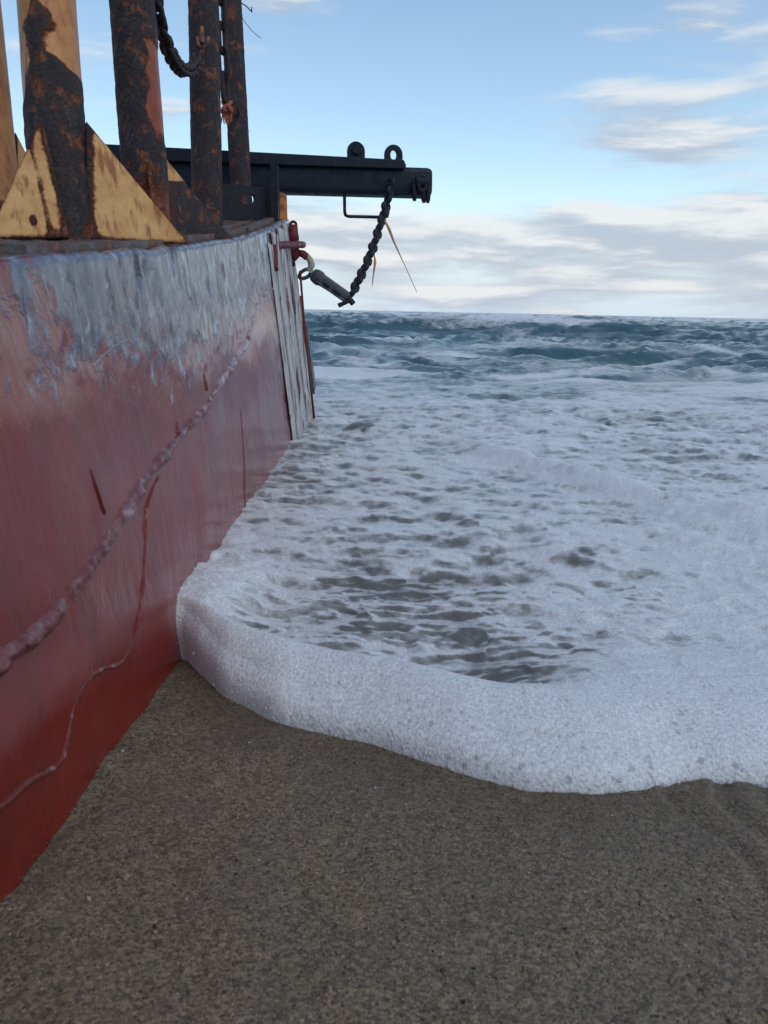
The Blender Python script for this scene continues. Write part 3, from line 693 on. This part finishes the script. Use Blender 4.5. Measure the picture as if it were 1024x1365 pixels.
# posts -------------------------------------------------------------
def post(base_px, depth, top_px, r, matname, rustf, name='post', ztop=None, nseg=190, nr=48):
    """upright pipe: base and a second axis point are fixed by depth; rustf(w, v, y) gives 0..1, w = across as seen, v = height in m above foot"""
    b = at(*base_px, depth); t = at(*top_px, depth + .02); d = (t - b).normalized(); b0 = b - d * .12
    L = (ztop or 1.9) ; us = np.linspace(0, L, nseg)
    fwd = Vector((0, 1, 0)); ex = d.cross(fwd).normalized() * -1; ex = Vector((1, 0, 0)) - d * d.x; ex.normalize(); ey = d.cross(ex).normalized()
    an = np.linspace(0, 2 * np.pi, nr, endpoint=False)
    U_, A_ = np.meshgrid(us, an, indexing='ij')
    c0 = np.array(b0); D = np.array(d); EX = np.array(ex); EY = np.array(ey)
    side = np.cos(A_); frontf = -np.sin(A_)                    # ey points away from the camera
    rust = rustf(side, frontf, U_ - .12)
    rr_ = r * (1 + .012 * fbm(A_ * 1.5, U_ * 9, 2, 3)) + .0022 * sstep(rust, .45, .6) + .0015 * sstep(rust, .45, .6) * fbm(A_ * 9, U_ * 60, 3, 4)
    P = c0 + D * U_[..., None] + (EX * np.cos(A_)[..., None] + EY * np.sin(A_)[..., None]) * rr_[..., None]
    me = npmesh(name, P.reshape(-1, 3), gridfaces(nseg, nr, True), None, True, {'rust': rust.ravel()})
    bm = bmesh.new(); bm.from_mesh(me); bm.verts.ensure_lookup_table(); N = nseg * nr
    bm.faces.new([bm.verts[i] for i in range(N - nr, N)]); bmesh.ops.recalc_face_normals(bm, faces=bm.faces); bm.to_mesh(me); bm.free()
    for p in me.polygons: p.use_smooth = True
    me.materials.append(M[matname])
    o = child(name, me); return o, b, d
def gusset(parent, foot, d, direction, r, L, hgt, rustf, T=.009, toe_z=None, matname='gusset', lip=.012, corners=None):
    """triangular plate, welded to the post along its upright edge, to the deck along its foot"""
    e = Vector(direction).normalized(); n = 26
    a0 = foot + e * (r * .96) - d * .02; a1 = foot + e * (r * .96) + d * hgt; tip = foot + e * (r + L); tip.z = (deck_z(np.array(tip.x), np.array(tip.y)) if toe_z is None else toe_z) - .004
    if corners: a0, a1, tip = corners; e = (tip - a0).normalized()
    nrm = e.cross(d).normalized(); V_ = []; R_ = []
    pts = []; idx = {}
    for i in range(n + 1):
        for j in range(n + 1 - i):
            u, v = i / n, j / n                                 # u toward the tip, v upward
            top_cut = a1 + e * lip
            p = a0 * (1 - u - v) + tip * u + (a1 + e * lip * min(1, v * 1.2)) * v
            pts.append((p, u, v)); idx[i, j] = len(pts) - 1
    tri = []
    for i in range(n):
        for j in range(n - i):
            tri.append((idx[i, j], idx[i + 1, j], idx[i, j + 1]))
            if j < n - i - 1: tri.append((idx[i + 1, j], idx[i + 1, j + 1], idx[i, j + 1]))
    N = len(pts); VV = np.array([tuple(p + nrm * (T / 2)) for p, _, _ in pts] + [tuple(p - nrm * (T / 2)) for p, _, _ in pts])
    rv = np.array([rustf(u, v) for _, u, v in pts] * 2)
    faces = list(tri) + [(c + N, b + N, a + N) for a, b, c in tri]
    rim = [idx[i, 0] for i in range(n + 1)] + [idx[n - k, k] for k in range(1, n + 1)] + [idx[0, n - k] for k in range(1, n)]
    for k in range(len(rim)):
        a, b = rim[k], rim[(k + 1) % len(rim)]; faces += [(a, b, b + N), (a, b + N, a + N)]
    me = npmesh('gusset', VV, np.array(faces), None, False, {'rust': rv}); fix(me); me.materials.append(M[matname])
    return child('gusset', me, parent)

# post 1: peach paint with a long torn patch of black scale
PY = [0, 5, 20, 45, 62, 80, 92, 102, 130, 142, 185, 230, 300, 330]; PL = [.02, 0, -.24, -.55, -.37, -.42, -.5, -.55, -.6, -1.3, -1.3, -.5, -.25, -.2]; PR = [.02, .05, .37, .53, .34, .26, .7, 1.3, 1.3, 1.3, 1.3, 1.3, 1.06, 1.0]
D1 = 1.40; foot1 = at(84, 313, D1); ppm1 = FPX / D1
def rust1(w_, fr, v):
    y = 313 - v * ppm1 * 1.02; l = np.interp(y, PY, PL); rr = np.interp(y, PY, PR)
    ins = np.minimum(w_ - l, rr - w_) + .16 * fbm(w_ * 2.5 + 7, v * 22, 3, 33) ; ins = np.where(fr > -.25, ins, -.1)
    return np.clip(.40 + ins * 1.5, 0.04, 1) * np.where(y < 2, .2, 1)
p1, f1, d1 = post((84, 313), D1, (62, 0), .051, 'post_tan', rust1)
p1['label'] = 'peach painted post with a long torn patch of black rust scale'
gusset(p1, f1, d1, (-1, 0, 0), .051, .1, .2, lambda u, v: .10 + .62 * math.exp(-u / .07) + .35 * math.exp(-v / .05) + .30 * math.exp(-abs(1 - u - v) / .03) + .55 * math.exp(-((u - .40) ** 2 + (v - .14) ** 2) / .003) + .3 * math.exp(-((u - .22) / .05) ** 2),
       corners=(at(92, 318, 1.335), at(59, 156, 1.335), at(-16, 318, 1.29)), lip=.004)
gusset(p1, f1, d1, (1, .3, 0), .051, .1, .2, lambda u, v: .08 + .75 * math.exp(-u / .07) + .34 * math.exp(-v / .05) + .15 * math.exp(-abs(1 - u - v) / .02),
       corners=(at(118, 319, 1.40), at(110, 163, 1.40), at(249, 325, 1.52)), lip=.006)
# post 2: dark with a red-brown strip down its right
D2 = 1.80
def rust2(w_, fr, v):
    y = 305 - v * FPX / D2
    base_ = .78 - .62 * sstep(w_ + .22 * fbm(w_ * 2, v * 16, 3, 35), .50, .70) * sstep(y, 40, 70) * sstep(-y, -215, -150) - .35 * sstep(v, .02, .09) * 0
    return np.clip(base_ - .36 * sstep(-v, -.17, -.05), .05, 1)
p2, f2, d2 = post((199, 308), D2, (176, 0), .050, 'post_dark', rust2)
tip2 = on_wall(311, 312); e2 = Vector((tip2.x - f2.x, tip2.y - f2.y, 0))
gusset(p2, f2, d2, tuple(e2), .050, e2.length - .055, .190, lambda u, v: .85 - .75 * (v > .70) - .42 * math.exp(-u / .28) * (v <= .70) + .35 * math.exp(-u / .03), matname='gusset')
gusset(p2, f2, d2, (.42, -.9, 0), .050, .085, .155, lambda u, v: .47 + .05 * math.sin(v * 19), matname='post_dark')
gusset(p2, f2, d2, (-.8, -.6, 0), .050, .075, .12, lambda u, v: .60, matname='post_dark')
# posts 3 and 4, nearly black
D3 = 2.70
def rust34(w_, fr, v): return .80 - .22 * sstep(w_, .3, .8) * sstep(fbm(v * 5, w_ * 1.5, 2, 4), .1, .5)
p3, f3, d3 = post((277, 288), D3, (271, 0), .0505, 'post_dark', rust34)
D4 = 3.34
p4, f4, d4 = post((323, 280), D4, (308, 0), .0433, 'post_dark', rust34)
# post at the left border, peach
D0 = 1.75
p0, f0, d0_ = post((-2, 296), D0, (-32, 0), .052, 'post_tan', lambda w_, fr, v: .08 + .12 * sstep(w_, .5, 1) + .5 * sstep(-v, -.05, -.01))
gusset(p0, f0, d0_, (.55, .83, 0), .052, .12, .22, lambda u, v: .06 + .6 * math.exp(-u / .05))

# far-end bulwark plate with a hand hole, its upright stiffener and the orange plate behind
DBk = 3.05
def frame_at(px, py, depth, yaw=0.0):
    return at(px, py, depth), Vector((math.cos(yaw), math.sin(yaw), 0)), Vector((0, 0, 1))
k = DBk / FPX
o_ = at(257, 290, 2.88); e_ = at(372, 290, 3.16); ex_ = (e_ - o_); wd_ = ex_.length; ex_.normalize(); ey_ = Vector((0, 0, 1)); f_ = wd_ / 115
child('bulwark_plate', plate([(0, -.05), (wd_, -.05), (wd_, 38 * k), (105 * f_, 40 * k), (88 * f_, 38 * k), (8 * f_, 43 * k), (0, 43 * k)], [oval(70 * f_, 23 * k, 10.5 * f_, 6.5 * k, 20, 2.6)], .014, o_, ex_, ey_, M['dark'], 'bulwark_plate'))
o_, ex_, ey_ = frame_at(362, 291, 3.10)
child('stiffener', plate([(0, -.05), (10 * k, -.05), (10 * k, 66 * k), (0, 68 * k)], [], .03, o_, ex_, ey_, M['dark'], 'stiffener'))
o_, ex_, ey_ = frame_at(369, 291, 3.24, .5)
child('end_plate', plate([(0, -.06), (16 * k, -.06), (15 * k, 32 * k), (3 * k, 36 * k)], [], .012, o_, ex_, ey_, M['orange'], 'end_plate'))
# red pad-eye fittings welded on the corner
DP = 3.2; kp = DP / FPX
def bar(p0_, p1_, r, mat, name, n=10, lump=.002):
    return tube([Vector(p0_).lerp(Vector(p1_), i / 12) for i in range(13)], r, n, name, M[mat], True, lump, 30)
child('pad_bar', bar(on_wall(366, 327), at(404, 326, 3.2), 4.6 * kp, 'redsteel', 'pad_bar'))
child('pad_strap', bar(on_wall(362, 312, .012), on_wall(364, 360, .012), 3.6 * kp, 'redsteel', 'pad_strap'))

# ------------------------------------------------------------------ beam across the deck, out over the water
DR, DL = 3.75, 3.54
def bp(px, py):
    f = (px - 220) / (575 - 220); return at(px, py, DL + (DR - DL) * f)
beam = thing('crane_beam', 'dark blue steel beam jutting from the deck out over the water', 'beam', bp(372, 262))
pR, pL = bp(573, 245), bp(140, 232)
ax_ = (pR - pL); Lb = ax_.length; ex = ax_.normalized(); ez = (Vector((0, 0, 1)) - ex * ex.z).normalized(); ey = ez.cross(ex).normalized()
kb = DR / FPX
def beam_pt(u, v, w_=0.0): return pL + ex * u + ez * v + ey * w_
def ub(px): return (px - 140) / (573 - 140) * Lb
# tube with rounded corners and a rounded-off nose
nb, cs = 60, []
us = np.concatenate([np.linspace(0, Lb - .03, 50), Lb - .03 + .03 * np.sin(np.linspace(0, math.pi / 2, 10))[1:]])
Vb = []
for u in us:
    g_ = max(0, (u - (Lb - .03)) / .03); sh = 1 - .22 * (1 - math.sqrt(max(0, 1 - g_ * g_)))
    for (a, b) in oval(0, 0, 18.0 * kb * sh, 18.0 * kb * sh, 28, 5.0): Vb.append(tuple(beam_pt(u, b, a)))
me = npmesh('tube', np.array(Vb), gridfaces(len(us), 28, True), None)
bm = bmesh.new(); bm.from_mesh(me); bm.verts.ensure_lookup_table(); bm.faces.new([bm.verts[i] for i in range(len(Vb) - 28, len(Vb))]); bm.faces.new([bm.verts[i] for i in range(28)])
bmesh.ops.recalc_face_normals(bm, faces=bm.faces); bm.to_mesh(me); bm.free()
for p in me.polygons: p.use_smooth = len(p.vertices) == 4
me.materials.append(M['beam'])
child('box_tube', me, beam)
u1 = ub(532)
fl = plate([(0, 13 * kb), (u1, 13.5 * kb), (u1 + .008, 17 * kb), (u1 - .004, 24 * kb), (0, 30 * kb)], [], .030, pL - ey * (18 * kb + .012), ex, ez, M['beam'], 'flange', .004)
child('flange', fl, beam)
child('top_plate', plate([(0, -.5 * 36 * kb - .02), (u1 - .006, -.5 * 36 * kb - .02), (u1 - .006, .06), (0, .06)], [], .012, pL + ez * (20.5 * kb), ex, ey, M['beam'], 'top_plate', .003), beam)
def lug(px, base_v, hw, h, hole, name='lifting_lug'):
    u = ub(px); out = [(-hw, -.02), (hw, -.02), (hw, h - hw)] + [(hw * math.cos(a), h - hw + hw * math.sin(a)) for a in np.linspace(0, math.pi, 12)[1:-1]] + [(-hw, h - hw)]
    hs = [oval(0, h - hw * 1.05, hole[0], hole[1], 16)] if hole else []
    return child(name, plate(out, hs, .022, beam_pt(u, base_v, -.02), ex, ez, M['beam'], name, .003), beam)
lug(468.5, 27 * kb, 11.5 * kb, 20 * kb, None)
l2 = lug(520, 24 * kb, 12 * kb, 21 * kb, (4.2 * kb, 6 * kb))
pin = bar(beam_pt(ub(468.5), 36 * kb, -.05), beam_pt(ub(468.5), 36 * kb, .03), 5 * kb, 'dark', 'lug_pin', 12, 0)
child('lug_pin', pin, beam)
hp = [beam_pt(ub(452), -14 * kb, -.03), beam_pt(ub(452), -38 * kb, -.03), beam_pt(ub(453), -42.5 * kb, -.03), beam_pt(ub(457), -44 * kb, -.03), beam_pt(ub(505), -44 * kb, -.03), beam_pt(ub(511), -43 * kb, -.03), beam_pt(ub(512.5), -38 * kb, -.03), beam_pt(ub(512.5), -14 * kb, -.03)]
hh = []
for a, b in zip(hp[:-1], hp[1:]): hh += [a.lerp(b, i / 6) for i in range(6)]
child('step_rail', tube(hh + [hp[-1]], 2.1 * kb, 10, 'step_rail', M['beam']), beam)
# end clamp with three prongs
cl = child('end_clamp', bar(beam_pt(ub(547), -1 * kb, -.09), beam_pt(ub(566), -2 * kb, -.09), 6 * kb, 'dark', 'end_clamp', 12, .003), beam)
child('clamp_ring', tube([beam_pt(ub(556 + 5.5 * math.cos(a)), (-4 + 9 * math.sin(a)) * kb, -.10) for a in np.linspace(0, 2 * math.pi, 25)], 2.6 * kb, 8, 'clamp_ring', M['dark'], False), beam)
for px, L_, sl in ((545, 25, 1), (557, 27, 2), (565.5, 27, -.5)):
    child('prong', tube([beam_pt(ub(px), -2 * kb, -.085), beam_pt(ub(px) + sl * .3 * kb, -14 * kb, -.088), beam_pt(ub(px) + sl * kb, -(L_ - 4) * kb, -.085), beam_pt(ub(px) + sl * 1.3 * kb, -L_ * kb, -.085)], [3.1 * kb, 3.3 * kb, 3.2 * kb, 2.0 * kb], 9, 'prong', M['dark']), beam)

# ------------------------------------------------------------------ chains
def link_mesh(pitch, width, wire, mat, name='link', n=26, m=9):
    """oval chain link lying in its local XZ plane, long axis Z, inner length = pitch"""
    L2 = pitch / 2 + wire / 2 - (width / 2 - wire / 2); R_ = width / 2 - wire / 2; L2 = max(L2, 0); pts = []
    for i in range(n):
        a = 2 * math.pi * i / n; pts.append(Vector((R_ * math.cos(a), 0, R_ * math.sin(a) + (L2 if math.sin(a) >= 0 else -L2))))
    V_ = []
    for i, p in enumerate(pts):
        t = (pts[(i + 1) % n] - pts[i - 1]).normalized(); b = Vector((0, 1, 0)); nn_ = t.cross(b).normalized()
        for k_ in range(m):
            an = 2 * math.pi * k_ / m; V_.append(p + (nn_ * math.cos(an) + b * math.sin(an)) * wire / 2)
    V_ = np.array([tuple(v) for v in V_]); I = []
    for i in range(n):
        for k_ in range(m): I.append((i * m + k_, i * m + (k_ + 1) % m, ((i + 1) % n) * m + (k_ + 1) % m, ((i + 1) % n) * m + k_))
    me = npmesh(name, V_, np.array(I), M[mat]); return fix(me)
def chain(name, label, pts, pitch, width, wire, mat, twist=45, group=None, jitter=8, ring=False):
    P = spline(pts, 400); cum = [0]
    for a, b in zip(P[:-1], P[1:]): cum.append(cum[-1] + (b - a).length)
    n = max(2, int(round(cum[-1] / pitch))); root = thing(name, label, 'chain', P[0], group); me = link_mesh(pitch if not ring else 0, width, wire, mat)
    def at_s(s_):
        i = int(np.clip(np.searchsorted(cum, s_) - 1, 0, len(P) - 2)); f = (s_ - cum[i]) / max(cum[i + 1] - cum[i], 1e-9); return P[i].lerp(P[i + 1], min(max(f, 0), 1))
    if ring: child('core', tube(P[::8] + [P[-1]], wire * .33, 8, 'core', M[mat]), root)
    ref = Vector((1, 0, 0))
    for i in range(n):
        a, b = at_s(cum[-1] * i / n), at_s(cum[-1] * (i + 1) / n); t = (b - a).normalized()
        ex1 = (ref - t * ref.dot(t)).normalized(); ey1 = t.cross(ex1).normalized()
        an = rad(twist + (90 if i % 2 else 0) + random.uniform(-jitter, jitter))
        X_ = ex1 * math.cos(an) + ey1 * math.sin(an); Y_ = t.cross(X_).normalized()
        o = bpy.data.objects.new('link', me); col.objects.link(o); o.parent = root; c = (a + b) / 2 - P[0]
        o.matrix_local = Matrix(((X_.x, Y_.x, t.x, c.x), (X_.y, Y_.y, t.y, c.y), (X_.z, Y_.z, t.z, c.z), (0, 0, 0, 1)))
    return root
k1 = 2.1 / FPX
Dm = lambda f: D2 + (D3 - D2) * f
chain('mooring_chain', 'rusty chain slung in a loop between two dark deck posts', [at(205, -40, 1.86), at(208, 0, 1.88), at(215, 40, 1.95), at(226, 69, 2.05), at(237, 88, 2.2), at(248, 95, 2.35), at(259, 89, 2.5), at(267, 72, 2.60)], 18.5 * k1, 22 * k1, 7.2 * k1, 'chain', 40)
k2 = 2.85 / FPX
chain('hanging_chain', 'dark chain hanging straight down between the two thinnest posts', [at(292, -60, 2.85), at(294, 0, 2.85), at(297, 70, 2.87), at(301, 134, 2.9)], 30 * k2, 20 * k2, 6.6 * k2, 'chain', 20)
kc = 3.5 / FPX
bpx = [(703, 258), (686, 300), (672, 345), (659, 388), (645, 433), (632, 476), (617, 517), (602, 555), (586, 597), (568, 634), (550, 670), (531, 708), (512, 748)]
bpx = [(340 + x / 3.938, 200 + y / 3.938) for x, y in bpx]
chain('boom_chain', 'black chain dangling from the beam down to the grey swivel', [at(521, 239, 3.62), at(521, 252, 3.62)] + [at(x, y, 3.62 - .012 * i_) for i_, (x, y) in enumerate(bpx[1:])] + [at(468, 394, 3.47)], 11.0 * kc, 15.4 * kc, 6.7 * kc, 'black', 45, jitter=12, ring=True)
# bracket that holds the slung chain on the third post
br = child('chain_bracket', bar(at(269, 36, 2.64), at(270, 58, 2.64), 2.6 * k2, 'bracket', 'chain_bracket'), p3)
for sx_ in (-6, 7): child('bracket_prong', tube([at(270, 66, 2.635), at(270 + sx_, 60, 2.62), at(270 + sx_ * 1.15, 50, 2.63)], [2.6 * k2, 2.4 * k2, 1.8 * k2], 8, 'bracket_prong', M['bracket'], True, .002), p3)

# frayed knot at the foot of the hanging chain
kn = thing('rope_knot', 'frayed faded red rope knot at the end of the hanging chain', 'rope', at(303, 146, 2.92)); kr = 2.92 / FPX
Pk = []
for i in range(120):
    a = i / 119 * math.pi * 2 * 3; Pk.append(at(302.5 + 5.0 * math.cos(a) , 144 + 7.5 * math.sin(a * .67 + .5), 2.92 + .022 * math.sin(a * 1.31)))
child('knot', tube(Pk, 3.0 * kr, 8, 'knot', M['rope'], True, .003, 60), kn)
for i in range(9):
    x0 = 297 + i * 1.4; child('strand', tube(spline([at(x0, 150, 2.91), at(x0 + random.uniform(-1, 1), 157, 2.91), at(x0 + random.uniform(-2.5, 2.5), 162 + random.uniform(0, 6), 2.9)], 8), [.9 * kr] * 6 + [.6 * kr, .3 * kr], 5, 'strand', M['rope']), kn)
# loose pale lashing on post 4
child('shackle_stub', tube(spline([at(312, 128, 3.05), at(316, 140, 3.02), at(318, 152, 3.04), at(311, 156, 3.05)], 30), 2.4 * kr, 8, 'shackle_stub', M['chain'], True, .003), p4)
# wires sticking out of post 4
wr = thing('broken_wire', 'thin broken wire curling out from the farthest post against the sky', 'wire', at(320, 5, 3.1))
child('strand', tube(spline([at(320, 3, 3.1), at(328, 8, 3.1), at(334, 14, 3.1), at(336, 15.5, 3.1), at(335, 9.5, 3.1)], 30), .0022, 6, 'strand', M['wire']), wr)
child('strand', tube(spline([at(322, 22, 3.1), at(328, 31, 3.1), at(338, 43, 3.1), at(348, 51, 3.1)], 26), .0013, 6, 'strand', M['wire']), wr)

# ------------------------------------------------------------------ shackle, swivel
sh = thing('shackle', 'bow shackle in flaking red paint, pinned to the corner of the barge', 'shackle', at(395, 345, 3.24))
ks = 3.24 / FPX
def lathe(prof, p0_, p1_, n, name, mat):
    a, b = Vector(p0_), Vector(p1_); d = (b - a); pts = [a + d * s for s, _ in prof]; return tube(pts, [r_ for _, r_ in prof], n, name, M[mat])
child('pin', lathe([(0, 3 * ks), (.05, 6 * ks), (.22, 6.5 * ks), (.3, 7.6 * ks), (.42, 7.8 * ks), (.48, 4.4 * ks), (.62, 4.2 * ks), (.64, 7.5 * ks), (.76, 9 * ks), (.9, 8 * ks), (1, 4 * ks)], at(391, 300, 3.20), at(391, 347, 3.20), 12, 'pin', 'redsteel'), sh)
child('pin_eye', tube([at(391 + 4 * math.cos(a), 300 + 4.5 * math.sin(a), 3.20) for a in np.linspace(0, 2 * math.pi, 21)], 1.9 * ks, 8, 'pin_eye', M['redsteel'], False), sh)
child('nut', lathe([(0, 4 * ks), (.1, 5.6 * ks), (.9, 5.6 * ks), (1, 3 * ks)], at(383, 352, 3.18), at(393, 349, 3.18), 6, 'nut', 'dark'), sh)
child('bow', tube(spline([at(394, 337, 3.20), at(402, 338, 3.20), at(409, 343, 3.21)], 24), [4.6 * ks] * 24, 10, 'bow', M['redsteel'], True, .003), sh)
child('worn_bow', tube(spline([at(408, 341, 3.21), at(413, 346, 3.22), at(415, 354, 3.23), at(412, 362, 3.24)], 26), [4.4 * ks] * 26, 10, 'worn_bow', M['pale'], True, .003), sh)
sv = thing('swivel', 'long grey steel swivel slung between the red shackle and the black chain', 'swivel', at(440, 382, 3.45))
child('end_eye', tube([at(407 + 8 * math.cos(a), 365 + 5.5 * math.sin(a) - 3 * math.cos(a), 3.45 + .012 * math.sin(a)) for a in np.linspace(0, 2 * math.pi, 29)], 2.7 * ks, 8, 'end_eye', M['grey'], False), sv)
s0, s1 = at(416.5, 365, 3.45), at(465, 397, 3.45); sdv = (s1 - s0).normalized(); sn = Vector((0, 1, 0)).cross(sdv).normalized(); sb = sdv.cross(sn)
Vb = []; prof = [(0, 5), (.02, 8.2), (.10, 10.2), (.20, 10.6), (.25, 9.2), (.30, 8.6), (.88, 7.4), (.95, 6.6), (1, 4)]
for s_, r_ in prof:
    for a, b in oval(0, 0, r_ * ks, r_ * ks * .9, 24, 3.0): Vb.append(tuple(s0 + (s1 - s0) * s_ + sn * a + sb * b))
me = npmesh('body', np.array(Vb), gridfaces(len(prof), 24, True), None)
bm = bmesh.new(); bm.from_mesh(me); bm.verts.ensure_lookup_table(); bm.faces.new([bm.verts[i] for i in range(24)]); bm.faces.new([bm.verts[i] for i in range(len(Vb) - 24, len(Vb))])
bmesh.ops.recalc_face_normals(bm, faces=bm.faces); bm.to_mesh(me); bm.free()
for p in me.polygons: p.use_smooth = len(p.vertices) == 4
me.materials.append(M['grey']); child('body', me, sv)
for (a, b, c, d) in ((433, 374, 441, 380), (446, 383, 456, 390)):
    P0, P1 = at(a - 2, b + 2.6, 3.42), at(c - 2, d + 2.6, 3.42)
    child('slot', bar(P0, P1, 1.5 * ks, 'beam', 'slot', 8, 0), sv)
child('side_rail', bar(at(420, 374, 3.43), at(459, 401, 3.43), 1.9 * ks, 'grey', 'side_rail', 8, 0), sv)
child('jaw', bar(at(461, 393, 3.45), at(471, 405, 3.45), 4.2 * ks, 'black', 'jaw', 10, .001), sv)
child('cross_pin', bar(at(451, 407.5, 3.44), at(468, 400, 3.44), 3.0 * ks, 'black', 'cross_pin', 10, .001), sv)

# dry reeds caught in the chain
def reed(label, pts, wds, depth):
    o = thing('dry_reed', label, 'reed', at(*pts[0], depth), 'dry reeds caught in the chain')
    P = spline([at(x, y, depth) for x, y in pts], 26); W = np.interp(np.linspace(0, 1, 26), np.linspace(0, 1, len(wds)), wds) * kc
    child('blade', tube(P, list(W), 6, 'blade', M['reed']), o)
reed('long dry reed trailing from the middle of the black chain', [(513, 294), (519, 306), (526, 324), (538, 350), (548, 372), (556, 390)], [.8, 2.0, 1.3, .55, .5, .35], 3.40)
reed('short dry reed leaf hanging low on the black chain', [(499, 340), (500, 350), (498.5, 362), (496, 382)], [.6, 1.9, 1.2, .4], 3.42)
